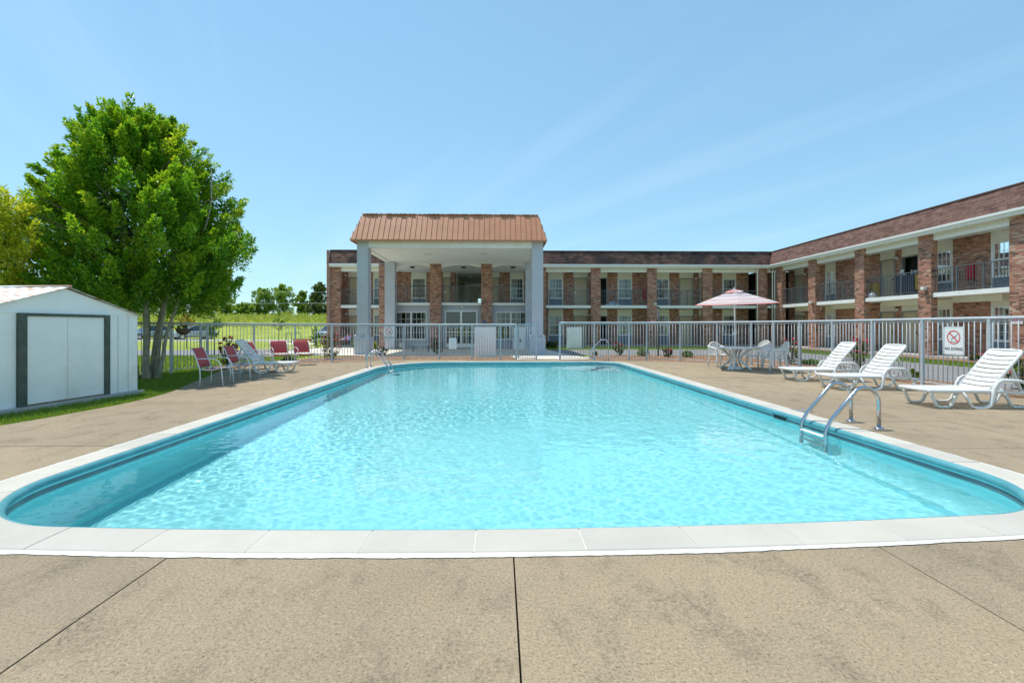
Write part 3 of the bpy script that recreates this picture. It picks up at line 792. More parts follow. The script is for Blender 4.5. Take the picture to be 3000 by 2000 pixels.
def window(fr, root, u0, u1, z0, z1, cols=4, rows=2, curt=(0.42, 0.35), pair=False, frame_mat=None, single=False):
    fm = frame_mat or M_trim; mb = MB(); e = 0.055; zm = (z0 + z1) / 2
    for b in ((u0, u1, -0.07, 0.025, z1 - e, z1), (u0, u1, -0.07, 0.035, z0, z0 + e), (u0, u0 + e, -0.07, 0.025, z0 + e, z1 - e), (u1 - e, u1, -0.07, 0.025, z0 + e, z1 - e), (u0 + e, u1 - e, -0.05, 0.012, zm - 0.022, zm + 0.022)):
        fr.box(mb, *b)
    if pair: fr.box(mb, (u0 + u1) / 2 - 0.05, (u0 + u1) / 2 + 0.05, -0.07, 0.022, z0 + e, z1 - e)
    w = mb.build('window', fm, root)
    bars = MB(); g = 0.010
    spans = [(u0 + e, (u0 + u1) / 2 - 0.05), ((u0 + u1) / 2 + 0.05, u1 - e)] if pair else [(u0 + e, u1 - e)]
    for (a, b) in spans:
        for (za, zb) in ((z0 + e, zm - 0.022), (zm + 0.022, z1 - e)):
            for i in range(1, cols): q = a + (b - a) * i / cols; fr.box(bars, q - g, q + g, -0.034, -0.012, za, zb)
            for i in range(1, rows): q = za + (zb - za) * i / rows; fr.box(bars, a, b, -0.033, -0.013, q - g, q + g)
            p = MB(); p.add([fr.P(a, -0.024, za), fr.P(b, -0.024, za), fr.P(b, -0.024, zb), fr.P(a, -0.024, zb)], [(0, 1, 2, 3)])
            p.build('pane', M_glass, w)
    bars.build('glazing_bars', fm, w)
    fb(fr, 'sill', fm, w, u0 - 0.02, u1 + 0.02, 0.0, 0.06, z0 - 0.04, z0 - 0.002)
    for side, f in enumerate(curt):
        if f <= 0: continue
        a, b = (u0 + e, u0 + e + (u1 - u0 - 2 * e) * f) if side == 0 else (u1 - e - (u1 - u0 - 2 * e) * f, u1 - e)
        c = MB(); nn = 18
        for i in range(nn + 1):
            q = a + (b - a) * i / nn; dn = -0.13 + 0.025 * math.sin(i * 1.9)
            c.v += [fr.P(q, dn, z0 + 0.06), fr.P(q, dn, z1 - 0.05)]
        for i in range(nn): c.f.append((2 * i, 2 * i + 2, 2 * i + 3, 2 * i + 1)); c.val.append(0)
        c.build('curtain', M_curt, w, smooth=True)
    return w
PANEL_MESH = {}
def door(fr, root, u0, u1, z0, z1, jm=None, open_=False):
    mb = MB(); e = 0.06
    for b in ((u0, u0 + e, -0.12, 0.02, z0, z1), (u1 - e, u1, -0.12, 0.02, z0, z1), (u0 + e, u1 - e, -0.12, 0.02, z1 - e, z1)): fr.box(mb, *b)
    d = mb.build('door_frame', jm or M_jamb, root)
    if open_:
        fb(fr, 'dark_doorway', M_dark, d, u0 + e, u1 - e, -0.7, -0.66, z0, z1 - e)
        return d
    fb(fr, 'door_leaf', M_door, d, u0 + e, u1 - e, -0.09, -0.045, z0 + 0.01, z1 - e)
    w = u1 - u0 - 2 * e; h = z1 - e - z0
    for (a, b) in ((0.12, 0.46), (0.54, 0.88)):
        for (c, q) in ((0.06, 0.36), (0.42, 0.74), (0.80, 0.94)):
            fb(fr, 'door_panel', M_door, d, u0 + e + w * a, u0 + e + w * b, -0.045, -0.033, z0 + h * c, z0 + h * q, bevel=0.01)
    fb(fr, 'handle', M_chrome, d, u0 + e + 0.06, u0 + e + 0.11, -0.045, 0.01, z0 + 0.95, z0 + 1.08)
    return d
def louvre_panel(fr, root, u0, u1, z0, z1, singles):
    p = fb(fr, 'louvre_panel', M_blue, root, u0, u1, -0.2, -0.035, z0, z1)
    n = max(4, int((z1 - z0) / 0.075)); mb = MB()
    for i in range(n):
        za = z0 + 0.03 + (z1 - z0 - 0.04) * i / n; q = MB() if singles else mb
        fr.box(q, u0 + 0.03, u1 - 0.03, -0.035, 0.005, za, za + (z1 - z0) / n * 0.55)
        if singles: q.build('louvre', M_blue, p)
    if not singles: mb.build('louvres', M_blue, p, kind='stuff')
BAL = {}
def railing(fr, root, u0, u1, n, z0, h=1.08, posts=(0.33, 0.67)):
    mb = MB()
    fr.box(mb, u0, u1, n - 0.025, n + 0.025, z0 + h - 0.035, z0 + h); fr.box(mb, u0, u1, n - 0.014, n + 0.014, z0 + 0.075, z0 + 0.10)
    for q in posts: u = u0 + (u1 - u0) * q; fr.box(mb, u - 0.022, u + 0.022, n - 0.02, n + 0.02, z0, z0 + h - 0.035)
    r_ = mb.build('railing', M_rail, root)
    key = round(h, 2)
    if key not in BAL:
        BAL[key] = MB().box(-0.008, 0.008, -0.008, 0.008, 0.10, h - 0.035).mesh('baluster'); BAL[key].materials.append(M_rail)
    org = Vector(ORG.get(root_of(root).name, (0, 0, 0))); k = int((u1 - u0) / 0.118)
    for i in range(k):
        b = bpy.data.objects.new('baluster', BAL[key]); COL.objects.link(b); b.parent = r_
        b.location = Vector(fr.P(u0 + (u1 - u0) * (i + 0.5) / k, n, z0)) - org
    return r_
def wall_lamp(fr, root, u, n, z):
    l = fb(fr, 'wall_lamp', M_lamp, root, u - 0.06, u + 0.06, n, n + 0.11, z - 0.10, z + 0.04, bevel=0.012)
    fb(fr, 'lamp_bracket', M_rail, l, u - 0.09, u + 0.09, n, n + 0.13, z + 0.042, z + 0.075)
def flood_lamp(fr, root, u, n, z):
    l = fb(fr, 'flood_lamp', M_lamp, root, u - 0.09, u + 0.09, n + 0.03, n + 0.20, z - 0.05, z + 0.09, bevel=0.01)
    fb(fr, 'lamp_bracket', M_rail, l, u - 0.02, u + 0.02, n, n + 0.03, z - 0.10, z + 0.05)
Z1, Z2, ZC1, ZC2 = 0.06, 2.91, 2.68, 5.45
def bay(fr, root, kind, u0, u1, singles=False, floors=(0, 1), od=None):
    for f in floors:
        zb, zt = ((Z1, ZC1), (Z2, ZC2))[f]
        if kind == 'B': brick_panel(fr, root, u0, u1, zb, zt)
        elif kind == 'W':
            w0 = zb + (0.70 if f == 0 else 0.58); w1 = w0 + 1.48
            fb(fr, 'infill_panel', M_cream, root, u0, u1, -0.2, -0.012, w1 + 0.002, zt)
            for (a, b) in ((u0, u0 + 0.06), (u1 - 0.06, u1)): fb(fr, 'mullion', M_cream, root, a, b, -0.2, -0.013, zb, w1)
            window(fr, root, u0 + 0.062, u1 - 0.062, w0, w1, curt=random.choice([(0.3, 0.3), (0.6, 0.0), (0.45, 0.5), (0.0, 0.55), (0.5, 0.2)]))
            louvre_panel(fr, root, u0 + 0.062, u1 - 0.062, zb, w0 - 0.045, singles)
        elif kind in 'DO':
            zd = zb + 2.13
            fb(fr, 'infill_panel', M_cream, root, u0, u1, -0.2, -0.012, zd + 0.002, zt)
            w = u1 - u0
            if w > 1.25:
                fb(fr, 'infill_panel', M_cream, root, u0, u1 - 1.06, -0.2, -0.014, zb, zd); u_ = u1 - 1.058
            else: u_ = u0
            door(fr, root, u_, u1, zb, zd, open_=(kind == 'O' and (f == 1 or od)))
def shingles(fr, root, uend0, uend1, n0, z0, n1, z1, courses, singles=0, mat_=None, single_near=False):
    """uend0/uend1: functions of height fraction giving the run's ends"""
    L = math.hypot(n1 - n0, z1 - z0); sn, sz = (n1 - n0) / L, (z1 - z0) / L; nn, nz_ = sz, -sn
    tabs = []
    for c in range(courses):
        a0 = c / courses; a1 = (c + 1) / courses
        ua, ub = uend0(a0), uend1(a0); x = ua - random.uniform(0, 0.3)
        while x < ub:
            w = random.uniform(0.24, 0.36); a = max(x, ua) + 0.004; b = min(x + w, ub) - 0.004
            if b - a > 0.03: tabs.append((a, b, a0 * L - 0.012, min(L, a1 * L + 0.012), random.uniform(0.010, 0.019)))
            x += w
    if single_near: tabs.sort(key=lambda q: (q[1] < 17.4, q[0]))
    big = MB()
    def put(mb, q, val):
        a, b, s0, s1, lf = q; vs = []
        for (s_, l0) in ((s0, lf), (s1, 0.004)):
            for u in (a, b):
                for l in (0.0, l0): vs.append(fr.P(u, n0 + sn * s_ + nn * l, z0 + sz * s_ + nz_ * l))
        mb.add(vs, [(1, 3, 7, 5), (0, 2, 3, 1), (0, 1, 5, 4), (2, 6, 7, 3)], val)
    for i, q in enumerate(tabs):
        if i < singles:
            mb = MB(); put(mb, q, 0.0); mb.build('shingle', M_shing1, root)
        else: put(big, q, random.random() * 0.998 + 0.001)
    big.build('shingles', mat_ or M_shing, root, kind='stuff')

FAR, RT = Frame('far', 34.6), Frame('right', 21.2)
XE0 = XatY(968, 33.0)           # left end of the far wing
PXF = 19.6                      # face of the right wing's pillars
# ------------------------------------------------------------------ far wing
fw = thing('motel_wing', 'far two storey brick motel wing with dark shingle mansard behind the entrance canopy', 'building', (4.0, 34.6, 0), world=True)
elems = [(1000, 'B'), (1021, 'D'), (1062, 'B'), (1093, 'W'), (1135, 'B'), (1205, 'W'), (1249, 'B'), (1298, 'D'), (1320, 'B'), (1334, 'X'), (1412, 'B'), (1440, 'D'), (1463, 'B'), (1494, 'W'), (1535, 'B'), (1606, 'W'), (1650, 'B'), (1680, 'D'), (1722, 'B'), (1745, 'O'), (1779, 'B'), (1809, 'W'), (1852, 'B'), (1918, 'W'), (1961, 'B'), (1990, 'D'), (2031, 'B'), (2047, 'D'), (2088, 'B'), (2116, 'W'), (2157, 'B'), (2193, 'X'), (2238, 'B')]
us = [XatY(p, 34.6) for p, _ in elems] + [21.2]; us[0] = XE0 + 0.25
LOB0, LOB1 = XatY(1131, 29.7), XatY(1560, 29.7)
tun = []
for (p, k), u0, u1 in zip(elems, us[:-1], us[1:]):
    lobby = u1 > LOB0 + 0.3 and u0 < LOB1 - 0.3
    if k == 'X': tun.append((u0, u1)); continue
    bay(FAR, fw, k, u0, u1, floors=(1,) if lobby else (0, 1), od=True)
edges = [XE0] + [q for tt in tun for q in tt] + [25.0]
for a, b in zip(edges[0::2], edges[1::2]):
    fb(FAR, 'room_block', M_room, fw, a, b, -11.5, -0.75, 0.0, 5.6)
a, b = tun[0]      # open breezeway over the lobby
fb(FAR, 'breezeway_floor', M_slabc, fw, a, b, -11.4, -0.002, 2.75, Z2 - 0.004)
fb(FAR, 'breezeway_ceiling', M_ceil, fw, a, b, -11.4, -0.002, ZC2 - 0.06, ZC2 + 0.05)
for q in (a, b - 0.06): fb(FAR, 'breezeway_wall', M_cream, fw, q, q + 0.06, -11.4, -0.7, Z2, ZC2 - 0.062)
fb(FAR, 'breezeway_end_wall', M_cream, fw, a + 0.061, a + 0.061 + (b - a) * 0.55, -11.3, -11.2, Z2, ZC2 - 0.065)
fb(FAR, 'breezeway_end_header', M_cream, fw, a + 0.061 + (b - a) * 0.55, b - 0.061, -11.3, -11.2, Z2 + 1.25, ZC2 - 0.065)
for i, y in enumerate((-2.5, -6.0)): fb(FAR, 'ceiling_lamp', M_lamp, fw, (a + b) / 2 - 0.15, (a + b) / 2 + 0.15, y - 0.15, y + 0.15, ZC2 - 0.16, ZC2 - 0.062)
a, b = tun[1]
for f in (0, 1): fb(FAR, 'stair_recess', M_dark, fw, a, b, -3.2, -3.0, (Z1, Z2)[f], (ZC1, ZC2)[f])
# walkways, ceilings, railings, pillars
fb(FAR, 'ground_walk', M_slabc, fw, XE0, 19.55, 0.0, 1.75, -0.03, Z1 - 0.004)
for (a, b) in ((XE0 + 0.2, LOB0), (LOB1, 19.62)):
    fb(FAR, 'walkway_slab', M_white, fw, a, b, 0.0, 1.53, ZC1 + 0.03, Z2 - 0.004)
fb(FAR, 'walkway_ceiling', M_ceil, fw, XE0 + 0.2, 19.62, 0.0, 1.36, ZC2 + 0.002, ZC2 + 0.04)
fb(FAR, 'soffit', M_white, fw, XE0 + 0.1, 19.35, 1.30, 1.80, 5.565, 5.60)
fb(FAR, 'fascia', M_trim, fw, XE0 + 0.02, 19.30, 1.80, 1.90, 5.56, 5.80)
fb(FAR, 'gutter', M_trim, fw, XE0 + 0.02, 19.28, 1.902, 1.985, 5.66, 5.785)
pl = [XatY(968, 33.0) + 0.02, XatY(1732, 33.0), XatY(1897, 33.0), XatY(2060, 33.0), XatY(2221, 33.0)]
for x in pl: pier(fw, x, x + 0.67, 33.0, 33.31, -0.03, 5.56, 'wes')
pier(fw, XatY(1572, 33.0), XatY(1572, 33.0) + 0.67, 33.0, 33.31, -0.03, 5.56, 's')
flood_lamp(FAR, fw, pl[2] + 0.5, 1.6, 2.98)
ends = [(pl[0] + 0.67, LOB0), (LOB1, pl[1]), (pl[1] + 0.67, pl[2]), (pl[2] + 0.67, pl[3]), (pl[3] + 0.67, pl[4]), (pl[4] + 0.67, 19.6)]
for (a, b) in ends:
    fb(FAR, 'header_beam', M_trim, fw, a + 0.004, b - 0.004, 1.34, 1.50, 5.28, 5.562)
    mb = MB(); q = a + 0.02
    while q < b - 0.1: FAR.box(mb, q, q + 0.075, 1.502, 1.515, 5.43, 5.56); q += 0.105
    mb.build('valance_boards', M_cream, fw, kind='stuff')
    railing(FAR, fw, a, b, 1.47, Z2)
# end wall in brick
ew = MB().box(XE0 - 0.14, XE0, 32.66, 45.0, -0.03, 6.72).build('end_wall', M_mortar, fw)
mb = MB(); brick_face(mb, (XE0 - 0.14, 32.66, 0), (1, 0, 0), (0, -1, 0), 0.14, -0.03, 6.72)
mb.build('brickwork', M_brick, ew, kind='stuff')
# mansard
NB, ZB, NT, ZT = 1.96, 5.80, 1.58, 6.74
rf = MB(); x0, x1 = XE0, 19.6
rf.add([FAR.P(x0, NB, ZB), FAR.P(19.24, NB, ZB), FAR.P(19.62, NT, ZT), FAR.P(x0, NT, ZT), FAR.P(x0, -10, ZT), FAR.P(30, -10, ZT), FAR.P(19.62, 1.3, ZB), FAR.P(x0, 1.3, ZB)], [(0, 1, 2, 3), (3, 2, 5, 4), (0, 7, 6, 1)])
roof = rf.build('mansard_roof', M_shing, fw)
shingles(FAR, roof, lambda h: XE0 + 0.01, lambda h: 19.24 + 0.38 * h, NB, ZB, NT, ZT, 9, mat_=M_shingA)
fb(FAR, 'ridge_cap', M_shing, fw, XE0 - 0.02, 19.62, NT - 0.25, NT + 0.05, ZT - 0.01, ZT + 0.055)
for i, p in enumerate((2219, 2263, 2270)):
    y = (32.93, 32.9, 32.78)[i]; x = XatY(p, y)
    MB().tube([(x, y, 0.05), (x, y, 5.3), (x + (0.0 if i < 2 else 0.15), y - 0.08, 5.62)], 0.045, 8).build('downspout', M_trim, fw, smooth=True)
wall_lamp(FAR, fw, us[0] + 0.3, 0.0, 5.2); wall_lamp(FAR, fw, us[0] + 0.35, 0.0, 2.35)
for p, z in ((1726, 5.05), (1726, 2.3), (2038, 5.05), (2038, 2.3), (2100, 2.35)): wall_lamp(FAR, fw, XatY(p, 34.6), 0.0, z)
for p in (1672, 1788, 1983):
    for z in (4.35, 1.5): fb(FAR, 'room_number', M_navy, fw, XatY(p, 34.6) - 0.07, XatY(p, 34.6) + 0.07, 0.0, 0.012, z, z + 0.09)
xr_ = XatY(1889, 34.5)
tag(fb(FAR, 'fire_extinguisher_box', M_redbox, None, xr_ - 0.14, xr_ + 0.2, 0.0, 0.16, 3.50, 4.18, bevel=0.02), 'red fire extinguisher cover on the far wing upper wall beside a pillar', 'extinguisher box')

# ------------------------------------------------------------------ lobby front (part of the far wing)
LB = Frame('far', 30.05)
def grey(u0, u1, z0, z1): fb(LB, 'lobby_wall', M_grey, fw, u0, u1, -0.2, 0.0, z0, z1)
LX = lambda p: XatY(p, 30.05)
ops = [(LX(1159), LX(1250), 0.55, 2.33, 'W'), (LX(1303), LX(1399), 0.02, 2.43, 'G'), (LX(1452), LX(1541), 0.55, 2.33, 'W')]
cur = LOB0 + 0.1
for (a, b, c, d, k) in ops:
    grey(cur, a, -0.03, 2.74)
    grey(a, b, d, 2.74)
    if k == 'W':
        grey(a, b, -0.03, c)
        window(LB, fw, a, b, c, d, cols=3, rows=2, pair=True, curt=(0.12, 0.1))
    else:
        mb = MB(); e = 0.09; m_ = (a + b) / 2
        for q in ((a, a + e, c, d), (b - e, b, c, d), (a + e, b - e, d - e, d), (m_ - 0.06, m_ + 0.06, c, d - e), (a + e, m_ - 0.06, c, c + 0.28), (m_ + 0.06, b - e, c, c + 0.28)):
            LB.box(mb, q[0], q[1], -0.1, 0.03, q[2], q[3])
        gd = mb.build('glass_door', M_trim, fw)
        for (q, r_) in ((a + e, m_ - 0.06), (m_ + 0.06, b - e)):
            MB().add([LB.P(q, -0.03, c + 0.28), LB.P(r_, -0.03, c + 0.28), LB.P(r_, -0.03, d - e), LB.P(q, -0.03, d - e)], [(0, 1, 2, 3)]).build('pane', M_glass, gd)
            fb(LB, 'push_bar', M_chrome, gd, q + 0.05, r_ - 0.05, 0.0, 0.05, 1.0, 1.05)
            bb = MB(); zz = [c + 0.28 + (d - e - c - 0.28) * i / 4 for i in range(1, 4)]
            for z in zz[:2]: LB.box(bb, q, r_, -0.04, -0.015, z - 0.012, z + 0.012)
            for i in range(1, 3): LB.box(bb, q + (r_ - q) * i / 3 - 0.012, q + (r_ - q) * i / 3 + 0.012, -0.041, -0.014, c + 0.28, zz[1])
            bb.build('glazing_bars', M_trim, gd)
    cur = b
grey(cur, LOB1, -0.03, 2.74)
for x in (LOB0 + 0.1, LOB1 - 0.2): fb(LB, 'lobby_wall', M_grey, fw, x, x + 0.2, -4.5, -0.2, -0.03, 2.74)
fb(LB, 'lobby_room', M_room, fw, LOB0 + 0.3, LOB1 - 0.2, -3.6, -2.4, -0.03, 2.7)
fb(LB, 'lobby_floor', M_slabc, fw, LOB0 + 0.3, LOB1 - 0.2, -2.4, -0.2, -0.03, 0.0)
fb(LB, 'terrace_slab', M_white, fw, LOB0, LOB1, -4.55, 0.30, 2.742, Z2 - 0.004)
lp = [XatY(1110, 29.6), XatY(1260, 29.6), XatY(1410, 29.6)]
for x in lp: pier(fw, x, x + 0.69, 29.6, 29.91, -0.03, 5.36, 'wes')
xm = LOB1 - 0.32
for (a, b) in ((XatY(1160, 29.8), lp[1]), (lp[1] + 0.69, lp[2]), (lp[2] + 0.69, XatY(1540, 29.8))):
    railing(LB, fw, a, b, 0.20, Z2)
    # shallow white arch under the eave
    mb = MB(); nseg = 14; yy = 29.72
    for i in range(nseg + 1):
        q = i / nseg; x = a + (b - a) * q; zz = 5.33 - 0.20 * (1 - math.sin(math.pi * q)) ** 1.3 * 1.0
        mb.v += [(x, yy, zz), (x, yy + 0.12, zz), (x, yy, 5.40), (x, yy + 0.12, 5.40)]
    for i in range(nseg):
        k = 4 * i; mb.f += [(k, k + 4, k + 6, k + 2), (k, k + 1, k + 5, k + 4), (k + 1, k + 3, k + 7, k + 5)]; mb.val += [0, 0, 0]
    mb.build('eave_arch', M_ceil, fw)
fb(LB, 'terrace_ceiling', M_ceil, fw, LOB0, LOB1, -4.5, 0.1, 5.405, 5.44)
for p in (1208, 1358, 1503):
    x = XatY(p, 31.2); q = MB().lathe([(0.0, 5.38), (0.16, 5.38), (0.17, 5.30), (0.0, 5.27)], 14, (x, 31.2)); q.build('ceiling_lamp', M_rail, fw, smooth=True)
fb(LB, 'security_light', M_lamp, fw, XatY(1354, 30) - 0.07, XatY(1354, 30) + 0.07, 0.0, 0.12, 2.58, 2.72, bevel=0.02)
fb(LB, 'blue_plaque', mat('blue_plaque', (0.05, 0.12, 0.35), 0.4), fw, XatY(1414, 29.58), XatY(1424, 29.58), 0.455, 0.47, 1.62, 1.76)

# ------------------------------------------------------------------ entrance canopy
cp = thing('entrance_canopy', 'grey columned entrance canopy with copper coloured standing seam metal roof', 'canopy', (-2.5, 26.5, 0), world=True)
def cbox(name, m_, *b, parent=None, bevel=0): return MB().box(*b).build(name, m_, parent or cp, bevel=bevel)
for (x0, x1) in ((-7.22, -6.67), (1.63, 2.20)):
    c_ = cbox('column', M_grey, x0, x1, 23.62, 24.22, 0.0, 5.718)
    cbox('plinth', M_grey, x0 - 0.11, x1 + 0.11, 23.50, 24.34, -0.03, 0.84, parent=c_, bevel=0.012)
    for q in (x0 - 0.06, x1 + 0.02): MB().lathe([(0.0, 0.98), (0.03, 0.94), (0.10, 0.86), (0.0, 0.86)], 10, (q, 23.56)).build('spot_lamp', M_lamp, c_, smooth=True)
for (x0, x1) in ((XatY(1131, 29.35), XatY(1131, 29.35) + 0.62), (XatY(1539, 29.35), XatY(1539, 29.35) + 0.6)):
    cbox('column', M_grey, x0, x1, 29.0, 29.58, -0.03, 5.69)
BX0, BX1 = -6.668, 1.628
cbox('front_beam', M_white, BX0, BX1, 23.66, 23.98, 5.37, 5.70)
cbox('rear_beam', M_white, -6.6, 1.6, 29.12, 29.5, 5.36, 5.70)
for (x0, x1) in ((-7.10, -6.80), (1.75, 2.05)): cbox('side_beam', M_white, x0, x1, 24.222, 28.998, 5.37, 5.70)
cbox('canopy_ceiling', M_ceil, -7.18, 2.16, 23.99, 29.1, 5.44, 5.50)
for i in range(24):   # ceiling boards
    y = 24.05 + i * 0.21; cbox('ceiling_board', M_ceil, -6.79, 1.74, y, y + 0.203, 5.424, 5.438)
for p, q in ((1254, 745.5), (1416, 743.5)):
    d = (5.42 - CAM_H) * F_PX / (HOR - q); x = XatY(p, d)
    l = MB().lathe([(0.0, 5.40), (0.20, 5.40), (0.26, 5.422), (0.28, 5.424)], 20, (x, d)).build('downlight', M_lamp, cp, smooth=True)
EX0, EX1, EY0, EY1, EZ0, EZ1 = -7.48, 2.36, 23.34, 29.95, 5.72, 7.18
IN, INF = 0.38, 0.88
TX0, TX1, TY0, TY1 = EX0 + IN, EX1 - IN, EY0 + INF, EY1 - INF
mb = MB(); mb.add([(EX0, EY0, EZ0), (EX1, EY0, EZ0), (EX1, EY1, EZ0), (EX0, EY1, EZ0), (TX0, TY0, EZ1), (TX1, TY0, EZ1), (TX1, TY1, EZ1), (TX0, TY1, EZ1)], [(0, 1, 5, 4), (1, 2, 6, 5), (2, 3, 7, 6), (3, 0, 4, 7), (4, 5, 6, 7), (0, 3, 2, 1)])
cr = mb.build('canopy_roof', M_copper, cp)
def seam_side(A, B, At, Bt, n):
    A, B, At, Bt = map(Vector, (A, B, At, Bt)); U = (B - A).normalized(); W = (B - A).length
    a0 = (At - A).dot(U); b0 = (Bt - A).dot(U); up = (At - A) - U * a0; nrm = U.cross(up).normalized()
    if nrm.z < 0: nrm = -nrm
    def top(u): return min(1.0, u / a0 if a0 > 0 else 1, (W - u) / (W - b0) if W > b0 else 1)
    for i in range(n):
        u0 = W * i / n; u1 = W * (i + 1) / n; w = u1 - u0; m2 = MB()
        prof_ = [(0, 0.004), (0.0, 0.045), (0.05, 0.045), (0.05, 0.006), (0.33, 0.006), (0.36, 0.013), (0.40, 0.013), (0.43, 0.006), (0.63, 0.006), (0.66, 0.013), (0.70, 0.013), (0.73, 0.006), (1.0, 0.006)]
        for (q, h) in prof_:
            u = u0 + w * q; tt = top(min(max(u, 0.02), W - 0.02))
            m2.v += [tuple(A + U * u + nrm * h), tuple(A + U * u + up * tt + nrm * h)]
        for k in range(len(prof_) - 1): m2.f.append((2 * k, 2 * k + 2, 2 * k + 3, 2 * k + 1)); m2.val.append(0)
        m2.build('roof_panel', M_copper, cr)
seam_side((EX0, EY0, EZ0), (EX1, EY0, EZ0), (TX0, TY0, EZ1), (TX1, TY0, EZ1), 37)
seam_side((EX1, EY0, EZ0), (EX1, EY1, EZ0), (TX1, TY0, EZ1), (TX1, TY1, EZ1), 25)
seam_side((EX0, EY1, EZ0), (EX0, EY0, EZ0), (TX0, TY1, EZ1), (TX0, TY0, EZ1), 25)
mb = MB()   # cap that overhangs the front slope and shades its top
for i in range(37):
    a = TX0 + (TX1 - TX0) * i / 37; b = TX0 + (TX1 - TX0) * (i + 1) / 37; o_ = random.uniform(0.03, 0.12)
    mb.box(a, b - 0.004, TY0 - o_, TY0 + 0.12, EZ1 - 0.005, EZ1 + 0.025)
    mb.box(b - 0.03, b, TY0 - o_ - 0.01, TY0 + 0.1, EZ1 + 0.025, EZ1 + 0.055)
mb.build('roof_cap', M_copper, cr)
mb = MB()
for b in ((EX0 + 0.005, EX1 - 0.005, EY0 + 0.01, EY0 + 0.05, EZ0 - 0.075, EZ0 - 0.002), (EX0 + 0.005, EX0 + 0.05, EY0 + 0.05, EY1, EZ0 - 0.075, EZ0 - 0.002), (EX1 - 0.05, EX1 - 0.005, EY0 + 0.05, EY1, EZ0 - 0.075, EZ0 - 0.002)): mb.box(*b)
mb.build('drip_edge', M_copper, cr)

# ------------------------------------------------------------------ right wing
rw = thing('motel_wing', 'right hand brick motel wing running towards the viewer with sunlit brown shingle roof', 'building', (21.2, 24.0, 0), world=True)
el = [(2290, 'X'), (2310, 'B'), (2328, 'D'), (2354, 'B'), (2417, 'W'), (2448, 'B'), (2578, 'D'), (2622, 'B'), (2641, 'O'), (2692, 'B'), (2728, 'W'), (2791, 'B'), (2902, 'W'), (2980, 'B')]
uy = [YatX(p, 21.2) for p, _ in el] + [13.2]; uy[0] = 34.4
for (p, k), a, b in zip(el, uy[:-1], uy[1:]):
    if k == 'X':
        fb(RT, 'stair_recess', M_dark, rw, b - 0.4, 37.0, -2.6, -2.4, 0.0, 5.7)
        continue
    bay(RT, rw, k, b, a, singles=True)
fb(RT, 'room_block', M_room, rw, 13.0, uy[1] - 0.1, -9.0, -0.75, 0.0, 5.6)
fb(RT, 'ground_walk', M_slabc, rw, 13.0, 34.55, 0.0, 1.75, -0.03, Z1 - 0.004)
fb(RT, 'walkway_slab', M_white, rw, 13.0, 33.05, 0.0, 1.53, ZC1 + 0.03, Z2 - 0.004)
fb(RT, 'walkway_ceiling', M_ceil, rw, 13.0, 33.2, 0.0, 1.36, ZC2 + 0.002, ZC2 + 0.04)
fb(RT, 'soffit', M_white, rw, 13.0, 32.79, 1.30, 1.80, 5.565, 5.60)
fb(RT, 'fascia', M_trim, rw, 13.0, 32.69, 1.80, 1.90, 5.56, 5.80)
g_ = MB(); y0_, y1_ = 13.0, 32.60
gp = [(1.902, 5.785), (1.902, 5.67), (1.93, 5.655), (1.965, 5.665), (1.985, 5.70), (1.99, 5.775), (1.975, 5.785), (1.975, 5.70), (1.93, 5.675)]
for y in (y0_, y1_): g_.v += [RT.P(y, n_, z_) for n_, z_ in gp]
for i in range(len(gp) - 1): g_.f.append((i, i + 1, len(gp) + i + 1, len(gp) + i)); g_.val.append(0)
g_.build('gutter', M_trim, rw)
pe = [YatX(p, PXF) for p in (2368, 2504, 2690, 2957)]
pn = pe[-1] - 3.87
ycorner = YatX(2274, PXF)
pier(rw, PXF, PXF + 0.30, ycorner - 0.62, ycorner, -0.03, 5.56, 'ws')
for i, y in enumerate(pe):
    pier(rw, PXF, PXF + 0.30, y - 0.65, y, -0.03, 5.56, 'wse', singles_face='w' if i == 3 else None)
pier(rw, PXF, PXF + 0.30, pn - 0.65, pn, -0.03, 5.56, 'ws')
flood_lamp(RT, rw, pe[0] - 0.42, 1.6, Zat(PXF, pe[0], 887)); flood_lamp(RT, rw, pe[2] - 0.40, 1.6, Zat(PXF, pe[2], 848))
yb_ = [(pe[0], ycorner - 0.62), (pe[1], pe[0] - 0.65), (pe[2], pe[1] - 0.65), (pe[3], pe[2] - 0.65), (pn, pe[3] - 0.65)]
for (a, b) in yb_:
    fb(RT, 'header_beam', M_trim, rw, a + 0.004, b - 0.004, 1.34, 1.50, 5.28, 5.562)
    mb = MB(); q = a + 0.02
    while q < b - 0.1: RT.box(mb, q, q + 0.075, 1.502, 1.515, 5.43, 5.56); q += 0.105
    mb.build('valance_boards', M_cream, rw, kind='stuff')
    railing(RT, rw, a, b, 1.47, Z2)
for (a, b) in yb_:   # cream drop beams under the walkway
    fb(RT, 'drop_beam', M_cream, rw, a + (b - a) * 0.35, b, 0.02, 0.62, 2.46, 2.705)
rf = MB()
rf.add([RT.P(13.0, NB, ZB), RT.P(32.64, NB, ZB), RT.P(33.02, NT, ZT), RT.P(13.0, NT, ZT), RT.P(13.0, -9, ZT), RT.P(44, -9, ZT), RT.P(33.02, 1.3, ZB), RT.P(13.0, 1.3, ZB)], [(0, 3, 2, 1), (3, 4, 5, 2), (0, 1, 6, 7)])
roof2 = rf.build('mansard_roof', M_shing, rw)
shingles(RT, roof2, lambda h: 13.0, lambda h: 32.64 + 0.38 * h, NB, ZB, NT, ZT, 9, singles=300, single_near=True)
fb(RT, 'ridge_cap', M_shing, rw, 13.0, 33.0, NT - 0.25, NT + 0.05, ZT - 0.01, ZT + 0.055)
